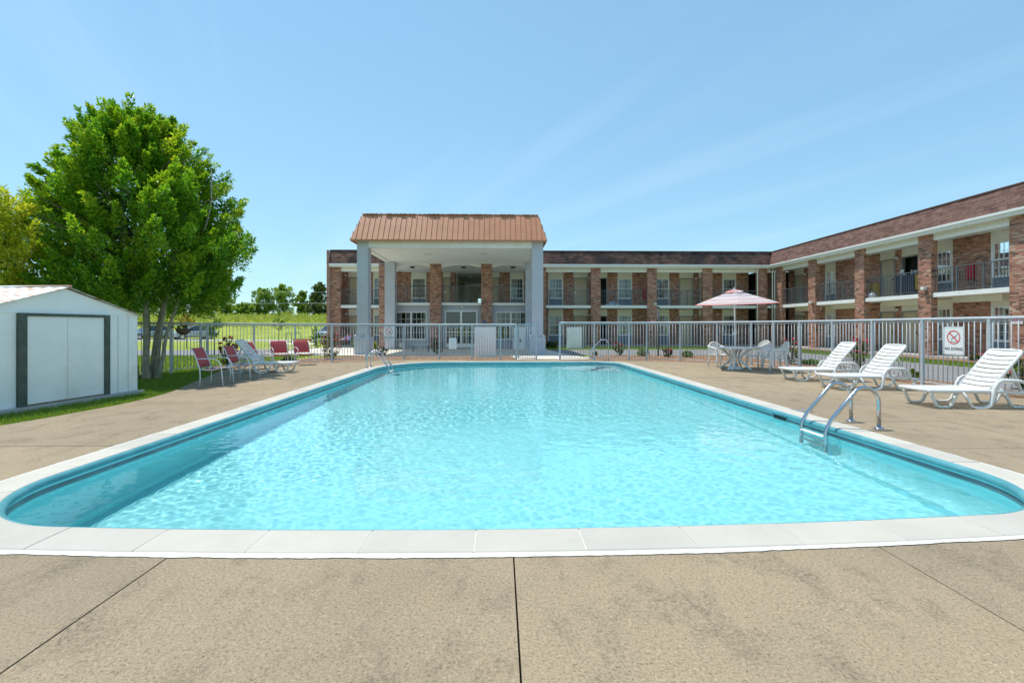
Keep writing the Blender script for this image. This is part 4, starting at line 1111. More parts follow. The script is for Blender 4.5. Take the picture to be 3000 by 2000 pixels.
wall_lamp(RT, rw, YatX(2631, 21.2), 0.0, 5.05); wall_lamp(RT, rw, YatX(2631, 21.2), 0.0, 2.3); wall_lamp(RT, rw, YatX(2360, 21.2), 0.0, 5.05); wall_lamp(RT, rw, YatX(2357, 21.2), 0.0, 2.3)
ye = YatX(2843, 21.1)
tag(fb(RT, 'fire_extinguisher_box', M_redbox, None, ye - 0.16, ye + 0.16, 0.0, 0.17, 3.50, 4.15, bevel=0.02), 'red fire extinguisher cover on the right wing brick wall between two windows', 'extinguisher box')

# ================================================================== fences
PK = None
def fence_run(name, label, path, posts_at, h, z0=0.0, hfun=None):
    P, Ltot = resample(path, 0.02, closed=False)
    root = thing(name, label, 'fence', (P[0][0], P[0][1], 0), world=True)
    top = [(p[0], p[1], h) for p in P[::12]] + [(P[-1][0], P[-1][1], h)]
    MB().tube(top, 0.034, 10).build('top_rail', M_fence, root, smooth=True)
    mb = MB(); mb.tube([(x, y, z - 0.062) for x, y, z in top], 0.013, 6); mb.build('under_rail', M_fence, root)
    MB().tube([(x, y, 0.085) for x, y, z in top], 0.015, 6).build('bottom_rail', M_fence, root)
    global PK
    key = round(h, 2)
    me = MB().tube([(0, 0, 0.09), (0, 0, h - 0.02)], 0.0098, 6).mesh('picket', smooth=True); me.materials.append(M_fence)
    pm = MB().box(-0.03, 0.03, -0.03, 0.03, -0.05, h - 0.01).mesh('post'); pm.materials.append(M_fence)
    org = Vector(root.location)
    ps = []
    for q in posts_at:
        i = int(np.argmin(np.hypot(P[:, 0] - q[0], P[:, 1] - q[1]))); ps.append(i * Ltot / (len(P) - 1))
    ps = sorted(set(ps))
    def at(s_):
        i = min(len(P) - 2, int(s_ / Ltot * (len(P) - 1))); d = P[min(i + 8, len(P) - 1)] - P[max(0, i - 8)]
        return P[i], math.atan2(d[1], d[0])
    for s_ in ps:
        p, a = at(s_); o = bpy.data.objects.new('post', pm); COL.objects.link(o); o.parent = root; o.location = Vector((p[0], p[1], 0)) - org; o.rotation_euler.z = a
    n = int(Ltot / 0.115)
    for i in range(n):
        s_ = (i + 0.5) * Ltot / n
        if min(abs(s_ - q) for q in ps) < 0.045: continue
        p, a = at(s_); o = bpy.data.objects.new('picket', me); COL.objects.link(o); o.parent = root
        o.location = Vector((p[0] + random.uniform(-.002, .002), p[1], 0)) - org; o.rotation_euler = (random.uniform(-.006, .006), random.uniform(-.006, .006), a)
    return root
lp_ = [G(p, q) for p, q in ((501, 1091), (589, 1082), (608, 1080.5), (744, 1071), (864, 1064.5), (973, 1059.5), (1073, 1055), (1183, 1052.5), (1287, 1052.2), (1383, 1052.8), (1468, 1053), (1514, 1053.5))] + [(-10.35, 10.4), (-10.28, 11.8)]
fence_run('picket_fence', 'grey metal picket fence curving round the left and far side of the pool', FENCE_L, lp_, 1.46)
rp_ = [G(p, q) for p, q in ((1640, 1055.2), (1741, 1054.8), (1843, 1055.2), (1894, 1055.8), (1992, 1059.5), (2101, 1064.5), (2201, 1070.5), (2267, 1075.5), (2343, 1082))] + [(9.8, YatX(p, 9.8)) for p in (2437, 2554, 2700, 2897)] + [(9.82, 7.0), (9.82, 5.0), (9.82, 2.7)]
fence_run('picket_fence', 'grey metal picket fence running along the right side behind the white loungers', FENCE_R, rp_, 1.53)
# the open gate leaf
ga = Vector((*G(1514, 1053.5), 0)) + Vector((0.05, 0.06, 0)); gb = Vector((*G(1573, 1055.0), 0))
gdir = (gb - ga); gw = gdir.length
gate = thing('fence_gate', 'grey metal picket gate leaf standing ajar at the pool entrance', 'gate', ga, math.atan2(gdir.y, gdir.x))
mb = MB(); mb.box(0, gw, -0.025, 0.025, 1.44, 1.49); mb.box(0, gw, -0.015, 0.015, 0.07, 0.10); mb.box(0, 0.045, -0.022, 0.022, 0.04, 1.44); mb.box(gw - 0.05, gw, -0.025, 0.025, 0.02, 1.44); mb.box(0, gw, -0.012, 0.012, 1.37, 1.39)
mb.build('gate_frame', M_fence, gate)
for i in range(1, 8): MB().tube([(gw * i / 8, 0, 0.09), (gw * i / 8, 0, 1.44)], 0.0095, 6).build('picket', M_fence, gate, smooth=True)
MB().box(0.08, 0.15, -0.03, 0.03, 0.72, 0.86).build('latch', M_chrome, gate, bevel=0.006)

# ================================================================== signs
def text_mesh(s, size, bold=0.0):
    cu = bpy.data.curves.new('t', 'FONT'); cu.body = s; cu.size = size; cu.align_x = 'CENTER'; cu.offset = bold; cu.resolution_u = 3
    o = bpy.data.objects.new('t', cu); COL.objects.link(o)
    dg = bpy.context.evaluated_depsgraph_get(); me = bpy.data.meshes.new_from_object(o.evaluated_get(dg))
    bpy.data.objects.remove(o); bpy.data.curves.remove(cu); me.materials.clear()
    co = np.zeros(len(me.vertices) * 3); me.vertices.foreach_get('co', co); co = co.reshape(-1, 3)
    me.vertices.foreach_set('co', np.stack([co[:, 0], np.zeros(len(co)), co[:, 1]], 1).ravel()); me.update()
    return me
def rrect(w, h, r, n=5):
    out = []
    for cx_, cy_, a0 in ((w / 2 - r, h / 2 - r, 0), (-w / 2 + r, h / 2 - r, 90), (-w / 2 + r, -h / 2 + r, 180), (w / 2 - r, -h / 2 + r, 270)):
        out += [(cx_ + r * math.cos(R(a0 + 90 * i / n)), cy_ + r * math.sin(R(a0 + 90 * i / n))) for i in range(n + 1)]
    return out
def plate(mb, pts, y0, y1):
    n = len(pts); b = len(mb.v)
    mb.v += [(p[0], y0, p[1]) for p in pts] + [(p[0], y1, p[1]) for p in pts]
    mb.f += [tuple(b + i for i in range(n)), tuple(b + n + i for i in reversed(range(n)))] + [(b + i, b + n + i, b + n + (i + 1) % n, b + (i + 1) % n) for i in range(n)]
    mb.val += [0] * (n + 2)
def band(mb, outer, inner, y):
    n = len(outer); b = len(mb.v)
    mb.v += [(p[0], y, p[1]) for p in outer] + [(p[0], y, p[1]) for p in inner]
    mb.f += [(b + i, b + (i + 1) % n, b + n + (i + 1) % n, b + n + i) for i in range(n)]; mb.val += [0] * n
def no_diving(loc, rz, label):
    s_ = thing('no_diving_sign', label, 'sign', loc, rz)
    mb = MB(); plate(mb, rrect(0.457, 0.61, 0.045), -0.003, 0.003); mb.build('sign_plate', M_sign, s_)
    mb = MB(); band(mb, rrect(0.425, 0.578, 0.036), rrect(0.417, 0.570, 0.033), -0.0045); mb.build('border_line', M_black, s_)
    mb = MB(); ci = [(0.147 * math.cos(R(a)), 0.075 + 0.147 * math.sin(R(a))) for a in range(0, 360, 8)]; cj = [(0.127 * math.cos(R(a)), 0.075 + 0.127 * math.sin(R(a))) for a in range(0, 360, 8)]
    band(mb, ci, cj, -0.0062); a = math.sqrt(.5) * 0.135; w = 0.0085
    mb.add([(-a - w, -0.0062, 0.075 + a - w), (-a + w, -0.0062, 0.075 + a + w), (a + w, -0.0062, 0.075 - a + w), (a - w, -0.0062, 0.075 - a - w)], [(0, 3, 2, 1)])
    mb.build('prohibition_ring', M_red, s_)
    mb = MB()
    for (x0, z0, x1, z1, w) in ((-0.075, -0.022, 0.05, -0.022, 0.008), (-0.052, -0.002, -0.040, 0.038, 0.008), (-0.045, 0.045, -0.008, 0.060, 0.014), (0.028, 0.085, 0.068, 0.112, 0.014), (0.068, 0.112, 0.090, 0.150, 0.008), (-0.008, 0.06, 0.028, 0.085, 0.017)):
        d = Vector((x1 - x0, z1 - z0)).normalized(); p = Vector((-d.y, d.x)) * w / 2
        mb.add([(x0 - p.x, -0.0054, z0 - p.y), (x1 - p.x, -0.0054, z1 - p.y), (x1 + p.x, -0.0054, z1 + p.y), (x0 + p.x, -0.0054, z0 + p.y)], [(0, 1, 2, 3)])
    mb.build('diver_figure', M_black, s_)
    t_ = link_mesh('lettering', text_mesh('NO DIVING', 0.088, 0.0018), M_black, s_); t_.location = (0, -0.0055, -0.205); t_.scale = (0.86, 1, 1)
    return s_
xs_, ys_ = G(1141, 1052.8)
no_diving((xs_, ys_ - 0.045, Zat(xs_, ys_, 976)), R(1), 'white NO DIVING sign with red ring hung on the far fence near the left column')
ysg = YatX(2793, 9.755)
no_diving((9.765, ysg, Zat(9.76, ysg, 998)), R(-90), 'large white NO DIVING sign with red ring on the right fence between two loungers')
xs_, ys_ = G(1326.5, 1052.6)
rs = thing('pool_rules_sign', 'small white rules sign with lines of small print on the far fence', 'sign', (xs_, ys_ - 0.045, Zat(xs_, ys_, 1006)), 0)
mb = MB(); plate(mb, rrect(0.32, 0.46, 0.035), -0.003, 0.003); mb.build('sign_plate', M_sign, rs)
mb = MB(); M_grint = mat('print_grey', (0.30, 0.30, 0.31), 0.6)
for i, w in enumerate((0.23, 0.21, 0.12, 0.13, 0.235, 0.04)):
    q = -w / 2
    while q < w / 2: ww = random.uniform(0.008, 0.024); mb.box(q, q + ww, -0.0046, -0.0032, 0.155 - i * 0.055, 0.168 - i * 0.055); q += ww + 0.006
mb.build('small_print', M_grint, rs)
mb = MB(); q = -0.12
while q < 0.11: ww = random.uniform(0.008, 0.024); mb.box(q, q + ww, -0.0046, -0.0032, -0.178, -0.164); q += ww + 0.006
mb.build('red_print', M_red, rs)
def red_sign(loc, rz, label):
    s_ = thing('parking_notice', label, 'sign', loc, rz); w, h = 0.36, 0.30
    mb = MB(); plate(mb, rrect(w, h, 0.012), -0.003, 0.003); mb.build('sign_plate', M_sign, s_)
    mb = MB(); mb.box(-w / 2 + 0.004, w / 2 - 0.004, -0.0045, -0.0032, -0.01, h / 2 - 0.004); mb.build('red_field', M_pinkred, s_)
    mb = MB(); ci = [(0.085 + 0.056 * math.cos(R(a)), 0.07 + 0.056 * math.sin(R(a))) for a in range(0, 360, 15)]; cj = [(0.085 + 0.032 * math.cos(R(a)), 0.07 + 0.032 * math.sin(R(a))) for a in range(0, 360, 15)]
    band(mb, ci, cj, -0.0055); mb.build('letter_ring', M_sign, s_)
    mb = MB(); mb.box(-0.15, -0.03, -0.0056, -0.0046, 0.035, 0.10); mb.build('pale_block', M_sign, s_)
    mb = MB()
    for i in range(2):
        q = -0.15
        while q < 0.14: ww = random.uniform(0.012, 0.03); mb.box(q, q + ww, -0.0046, -0.0032, -0.06 - i * 0.05, -0.038 - i * 0.05); q += ww + 0.008
    mb.build('small_print', M_pinkred, s_)
x_ = XatY(1914, 32.96); red_sign((x_, 32.965, 1.75), 0, 'small red and white notice on the second brick pillar of the far wing')
y_ = YatX(2981, PXF - 0.02); red_sign((PXF - 0.025, y_, 1.62), R(-90), 'small red and white notice on the nearest brick pillar at the right edge')

# ================================================================== white ribbed panels behind the fence
def ribbed(loc, rz, label):
    r_ = thing('ribbed_panel', label, 'panel', loc, rz, group='white ribbed panels beyond the fence')
    mb = MB(); w, h = 0.98, 1.38
    for b in ((-w / 2, w / 2, -0.02, 0.05, 0.0, 0.05), (-w / 2, w / 2, -0.02, 0.05, h - 0.04, h), (-w / 2, -w / 2 + 0.04, -0.02, 0.05, 0.05, h - 0.04), (w / 2 - 0.04, w / 2, -0.02, 0.05, 0.05, h - 0.04)): mb.box(*b)
    mb.build('panel_frame', M_panel, r_)
    for i in range(8):
        a = -w / 2 + 0.042 + i * (w - 0.084) / 8; MB().box(a + 0.003, a + (w - 0.084) / 8 - 0.003, -0.012 + (i % 2) * 0.006, 0.03, 0.051, h - 0.041).build('rib_board', M_panel, r_)
    for q in (-0.3, 0.3): MB().box(q - 0.03, q + 0.03, 0.05, 0.35, -0.03, 0.04).build('foot', M_panel, r_)
    return r_
x_, y_ = G(1421, 1043); ribbed((x_, y_, -0.02), 0, 'largest white ribbed panel standing behind the far fence beside the lobby door')
x_, y_ = G(1527, 1021); ribbed((x_, y_, -0.03), 0, 'white ribbed panel behind the gate leaf in the shade of the canopy')
x_, y_ = G(1683, 1019); ribbed((x_, y_, -0.03), 0, 'white ribbed panel standing to the right of the pool entrance')

# ================================================================== loungers
def lounger(label, loc, rz):
    L_ = thing('sun_lounger', label, 'lounger', loc, rz, group='white plastic loungers')
    zs = 0.30; W = 0.31
    for s_ in (-1, 1):   # side rails
        mb = MB(); mb.tube([(0.0, s_ * (W - 0.03), zs - 0.01), (0.03, s_ * W, zs - 0.012), (0.5, s_ * W, zs - 0.018), (1.15, s_ * W, zs - 0.02), (1.75, s_ * W, zs - 0.06), (1.84, s_ * (W - 0.02), zs - 0.07)], 0.030, 8, sx=0.55); mb.build('side_rail', M_plastic, L_, smooth=True)
    MB().tube([(0.0, -W + 0.03, zs - 0.01), (-0.012, 0, zs - 0.006), (0.0, W - 0.03, zs - 0.01)], 0.028, 8, sx=0.8).build('foot_bar', M_plastic, L_, smooth=True)
    for i in range(11):   # seat slats
        x = 0.045 + i * 0.094; mb = MB(); nn = 6
        for k in range(nn + 1):
            y = -W + 0.01 + (2 * W - 0.02) * k / nn; zz = zs + 0.004 - 0.020 * (1 - (y / W) ** 2)
            mb.v += [(x, y, zz), (x + 0.070, y, zz), (x + 0.070, y, zz - 0.014), (x, y, zz - 0.014)]
        for k in range(nn):
            b = 4 * k
            for j in range(4): mb.f.append((b + j, b + (j + 1) % 4, b + 4 + (j + 1) % 4, b + 4 + j)); mb.val.append(0)
        mb.f += [(0, 3, 2, 1), (4 * nn, 4 * nn + 1, 4 * nn + 2, 4 * nn + 3)]; mb.val += [0, 0]
        mb.build('seat_slat', M_plastic, L_)
    # raised back
    hx, hz, an, bl = 1.02, zs - 0.02, R(50), 0.88
    def bp(s_, y, l): return (hx + s_ * math.cos(an) - l * math.sin(an), y, hz + s_ * math.sin(an) + l * math.cos(an))
    bk = MB(); wb = W - 0.035
    for sg in (-1, 1): bk.tube([bp(0, sg * wb, 0), bp(bl - 0.06, sg * wb, 0), bp(bl - 0.015, sg * (wb - 0.02), 0), bp(bl, sg * (wb - 0.06), 0)], 0.024, 8)
    bk.tube([bp(bl, -wb + 0.05, 0), bp(bl + 0.005, 0, 0), bp(bl, wb - 0.05, 0)], 0.022, 8)
    back = bk.build('back_frame', M_plastic, L_, smooth=True)
    for i in range(9):
        s0 = 0.02 + i * 0.094; s1 = s0 + 0.069 + (0.03 if i == 8 else 0); mb = MB(); nn = 6
        for k in range(nn + 1):
            y = -wb + 2 * wb * k / nn; sag = -0.022 * (1 - (y / wb) ** 2) - 0.006 * math.cos(k / nn * 6.28) * 0
            for (s_, l) in ((s0, 0.018), (s1, 0.018), (s1, 0.004), (s0, 0.004)): mb.v.append(bp(s_ + 0.35 * sag, y, l + sag))
        for k in range(nn):
            b = 4 * k
            for j in range(4): mb.f.append((b + j, b + (j + 1) % 4, b + 4 + (j + 1) % 4, b + 4 + j)); mb.val.append(0)
        mb.f += [(0, 3, 2, 1), (4 * nn, 4 * nn + 1, 4 * nn + 2, 4 * nn + 3)]; mb.val += [0, 0]
        mb.build('back_slat', M_plastic, back)
    mb = MB()   # prop under the back
    for sg in (-1, 1): mb.bar(bp(0.62, sg * 0.20, -0.02), (1.64, sg * 0.20, zs - 0.06), 0.035, 0.03)
    mb.bar((1.50, -0.2, 0.42), (1.50, 0.2, 0.42), 0.03, 0.05); mb.build('back_prop', M_plasticw, L_)
    # u-shaped foot loops at the foot end and under the middle and head, armrests
    for sg in (-1, 1):
        y = sg * (W - 0.035)
        for (x0, x1, m_) in ((0.06, 0.50, M_plasticw), (1.28, 1.80, M_plastic)):
            z_t = zs - 0.03 if x0 < 1 else zs - 0.07
            pts_ = [(x0, y, z_t), (x0 + 0.05, y, 0.15), (x0 + 0.10, y, 0.045), (x0 + 0.15, y, 0.018), (x1 - 0.15, y, 0.018), (x1 - 0.10, y, 0.045), (x1 - 0.05, y, 0.15), (x1, y, z_t)]
            MB().tube(pts_, [0.026, 0.022, 0.022, 0.018, 0.018, 0.022, 0.022, 0.026], 8, sx=1.3).build('leg', m_, L_, smooth=True)
        y2 = sg * (W + 0.03)
        pts_ = [(0.56, y2 - sg * 0.03, zs - 0.03), (0.60, y2, 0.17), (0.66, y2 + sg * 0.01, 0.05), (0.73, y2 + sg * 0.01, 0.018), (0.88, y2 + sg * 0.01, 0.018), (0.97, y2 + sg * 0.01, 0.06), (1.02, y2, 0.20), (1.05, y2, 0.34), (1.10, y2, 0.435), (1.17, y2, 0.47), (1.47, y2, 0.46), (1.55, y2, 0.42), (1.60, y2, 0.32), (1.63, y2 - sg * 0.02, 0.22)]
        MB().tube(pts_, 0.021, 8, sx=1.5).build('armrest', M_plastic, L_, smooth=True)
    return L_
lg = lounger('white slatted lounger at the right edge below the large NO DIVING sign', (7.13, 7.84, 0), R(-2.5))
copy_thing(lg, (7.15, 10.05, 0), R(-1), 'middle white slatted lounger of the three in a row on the right deck')
copy_thing(lg, (7.26, 11.66, 0), R(-4), 'white slatted lounger nearest the umbrella table on the right deck')
copy_thing(lg, (-6.15, 14.10, 0), R(184), 'white slatted lounger standing among the red chairs on the left deck')

# ================================================================== red sling chairs
M_sling = mat('red_sling', (0.47, 0.08, 0.08), 0.75, var=0.12, vscale=3, bscale=300, bstr=0.3)
def sling(label, loc, rz):
    C_ = thing('sling_chair', label, 'chair', loc, rz, group='red sling armchairs')
    W = 0.27; back = []
    for s_ in (-1, 1):
        y = s_ * W
        MB().tube([(-0.23, y, 0.0), (-0.215, y, 0.2), (-0.225, y, 0.40), (-0.27, y, 0.55), (-0.335, y, 0.74), (-0.40, y, 0.86)], 0.013, 8).build('rear_leg', M_alum, C_, smooth=True)
        MB().tube([(0.27, y + s_ * 0.015, 0.0), (0.245, y + s_ * 0.015, 0.25), (0.225, y + s_ * 0.015, 0.46), (0.17, y + s_ * 0.015, 0.575), (0.08, y + s_ * 0.015, 0.625), (-0.05, y + s_ * 0.015, 0.635), (-0.30, y + s_ * 0.01, 0.625)], 0.0125, 8).build('arm_leg', M_alum, C_, smooth=True)
        MB().tube([(-0.225, y, 0.40), (-0.10, y, 0.375), (0.10, y, 0.385), (0.22, y, 0.425), (0.245, y, 0.42)], 0.012, 8).build('seat_rail', M_alum, C_, smooth=True)
    MB().tube([(0.235, -W, 0.42), (0.245, 0, 0.405), (0.235, W, 0.42)], 0.012, 8).build('front_bar', M_alum, C_, smooth=True)
    for (nm, prof_) in (('seat_sling', [(-0.20, 0.385), (-0.08, 0.352), (0.08, 0.36), (0.18, 0.395), (0.225, 0.415)]), ('back_sling', [(-0.232, 0.44), (-0.262, 0.53), (-0.30, 0.64), (-0.34, 0.75), (-0.385, 0.845), (-0.402, 0.868)])):
        mb = MB(); nn = 6
        for (x, z) in prof_:
            for k in range(nn + 1):
                y = -W + 0.008 + (2 * W - 0.016) * k / nn; mb.v.append((x - 0.015 * (1 - (y / W) ** 2) * (1 if nm == 'back_sling' else 0), y, z - 0.012 * (1 - (y / W) ** 2) * (1 if nm == 'seat_sling' else 0)))
        for i in range(len(prof_) - 1):
            for k in range(nn): a = i * (nn + 1) + k; mb.f.append((a, a + 1, a + nn + 2, a + nn + 1)); mb.val.append(0)
        o = mb.build(nm, M_sling, C_, smooth=True); sd = o.modifiers.new('thick', 'SOLIDIFY'); sd.thickness = 0.004
    return C_
c0 = sling('red sling chair nearest the white shed in the shade of the tree', (-6.62, 11.0, 0), R(8))
copy_thing(c0, (-6.62, 12.2, 0), R(6), 'red sling chair just in front of the white lounger on the left deck')
copy_thing(c0, (-7.75, 15.25, 0), R(0), 'red sling chair half hidden behind the raised lounger back')
copy_thing(c0, (-7.62, 16.35, 0), R(-52), 'red sling chair beside the fence behind the foot of the left lounger')
copy_thing(c0, (-6.98, 16.75, 0), R(-48), 'red sling chair furthest right of the five, close to the rose bush')

# ================================================================== patio table, umbrella and resin chairs
tx, ty = 7.55, 14.72
tb = thing('patio_table', 'round white plastic patio table with curved crossed legs under the umbrella', 'table', (tx, ty, 0))
MB().lathe([(0.022, 0.712), (0.56, 0.708), (0.60, 0.700), (0.605, 0.685), (0.59, 0.672), (0.56, 0.672), (0.54, 0.685), (0.022, 0.688)], 40).build('table_top', M_plastic, tb, smooth=True)
for k in range(4):
    a = R(45 + 90 * k); c_, s_ = math.cos(a), math.sin(a); mb = MB()
    for off in (-0.05, 0.05):
        ox, oy = -s_ * off, c_ * off
        mb.tube([(c_ * 0.50 + ox, s_ * 0.50 + oy, 0.675), (c_ * 0.36 + ox, s_ * 0.36 + oy, 0.60), (c_ * 0.20 + ox, s_ * 0.20 + oy, 0.44), (c_ * 0.14 + ox, s_ * 0.14 + oy, 0.34), (c_ * 0.22 + ox, s_ * 0.22 + oy, 0.22), (c_ * 0.42 + ox, s_ * 0.42 + oy, 0.06), (c_ * 0.47 + ox, s_ * 0.47 + oy, 0.0)], [0.03, 0.03, 0.028, 0.028, 0.028, 0.026, 0.026], 8, sx=1.1)
    mb.build('leg', M_plastic, tb, smooth=True)
mb = MB().lathe([(0.03, 0.40), (0.16, 0.40), (0.17, 0.385), (0.16, 0.36), (0.03, 0.36)], 20); mb.build('leg_brace', M_plastic, tb, smooth=True)

M_canopy = bpy.data.materials.new('striped_canvas'); t, p = nodes_of(M_canopy)
p.inputs['Roughness'].default_value = 0.85
at_ = t.nodes.new('ShaderNodeAttribute'); at_.attribute_name = 'rnd'
rr = ramp(t, at_.outputs['Fac'], [(0.0, (0.80, 0.79, 0.78)), (1.0, (0.8, 0.79, 0.78))])
rr.color_ramp.interpolation = 'CONSTANT'
els = rr.color_ramp.elements
WH, RD, NV = (0.84, 0.83, 0.82, 1), (0.76, 0.20, 0.18, 1), (0.045, 0.06, 0.24, 1)
stops = [(0.0, RD), (0.035, WH), (0.10, NV), (0.12, WH), (0.17, RD), (0.195, WH), (0.29, RD), (0.315, WH), (0.38, NV), (0.405, WH), (0.46, RD), (0.485, WH), (0.57, RD), (0.595, WH), (0.66, NV), (0.685, WH), (0.74, RD), (0.765, WH), (0.83, NV), (0.86, WH), (0.93, RD)]
for i, (q, c_) in enumerate(stops):
    e_ = els[i] if i < len(els) else els.new(q)
    e_.position = q; e_.color = c_
trl = t.nodes.new('ShaderNodeBsdfTranslucent'); t.links.new(rr.outputs[0], trl.inputs[0]); t.links.new(rr.outputs[0], p.inputs['Base Color'])
ms = t.nodes.new('ShaderNodeMixShader'); ms.inputs[0].default_value = 0.45
t.links.new(p.outputs[0], ms.inputs[1]); t.links.new(trl.outputs[0], ms.inputs[2]); t.links.new(ms.outputs[0], t.nodes['Material Output'].inputs[0])
um = thing('patio_umbrella', 'open patio umbrella striped red, white and navy on a white pole', 'umbrella', (tx, ty, 0.0), R(8), tilt=(R(1.0), R(-1.5)))
MB().tube([(0, 0, 0.10), (0, 0, 2.50)], 0.019, 10).build('pole', M_alum, um, smooth=True)
MB().lathe([(0.0, 0.22), (0.035, 0.22), (0.04, 0.10), (0.20, 0.06), (0.23, 0.04), (0.23, 0.012), (0.0, 0.012)], 20).build('base', M_plastic, um, smooth=True)
mb = MB(); mb.box(-0.03, 0.03, -0.03, 0.03, 1.10, 1.20); mb.tube([(0.03, 0, 1.15), (0.10, 0, 1.16), (0.17, 0.02, 1.17)], 0.008, 6); mb.build('crank', M_alum, um)
NC, RAD, ZE, ZTp = 6, 1.36, 2.08, 2.52
def canopy_z(f): return ZTp - (ZTp - ZE) * (f ** 1.12)
mb = MB(); rings = 46; sub = 8
f0 = 0.16
for r_ in range(rings + 1):
    f = f0 + (1 - f0) * r_ / rings
    for k in range(NC):
        A = Vector((math.cos(R(60 * k)), math.sin(R(60 * k)))); B = Vector((math.cos(R(60 * k + 60)), math.sin(R(60 * k + 60))))
        for j in range(sub):
            q = j / sub; P_ = A.lerp(B, q) * (RAD * f) * (1 - 0.05 * math.sin(math.pi * q) * f)
            mb.v.append((P_.x, P_.y, canopy_z(f) - 0.03 * math.sin(math.pi * q) * f * (1 - f) * 2))
cnt = NC * sub
for r_ in range(rings):
    for k in range(cnt):
        k2 = (k + 1) % cnt; mb.f.append((r_ * cnt + k, r_ * cnt + k2, (r_ + 1) * cnt + k2, (r_ + 1) * cnt + k)); mb.val.append(1 - (f0 + (1 - f0) * (r_ + 0.5) / rings) if False else max(0.001, 1 - (r_ + 0.5) / rings))
mb.build('canopy', M_canopy, um, smooth=True)
mb = MB(); rings = 10
for r_ in range(rings + 1):
    f = 0.02 + 0.21 * r_ / rings
    for k in range(NC * 4):
        a = 2 * math.pi * k / (NC * 4); sc_ = 1 - 0.04 * (k % 4 != 0)
        mb.v.append((RAD * f * math.cos(a) * sc_, RAD * f * math.sin(a) * sc_, canopy_z(f) + 0.045 - 0.012 * (k % 4 == 2) * r_ / rings))
cnt = NC * 4
for r_ in range(rings):
    for k in range(cnt):
        k2 = (k + 1) % cnt; mb.f.append((r_ * cnt + k, r_ * cnt + k2, (r_ + 1) * cnt + k2, (r_ + 1) * cnt + k)); mb.val.append((0.02, 0.9, 0.5, 0.12, 0.9, 0.02)[(r_ // 2 + k // 4) % 6])
mb.build('vent_cap', M_canopy, um, smooth=True)
MB().lathe([(0.0, 2.62), (0.018, 2.60), (0.022, 2.57), (0.012, 2.54), (0.0, 2.54)], 10).build('finial', M_alum, um, smooth=True)
for k in range(NC):
    a = R(60 * k); MB().tube([(0.03 * math.cos(a), 0.03 * math.sin(a), 2.46), (RAD * 0.98 * math.cos(a), RAD * 0.98 * math.sin(a), ZE - 0.005)], 0.007, 5).build('rib', M_alum, um)
    MB().tube([(0.03 * math.cos(a), 0.03 * math.sin(a), 2.06), (RAD * 0.52 * math.cos(a), RAD * 0.52 * math.sin(a), canopy_z(0.52) - 0.03)], 0.006, 5).build('strut', M_alum, um)

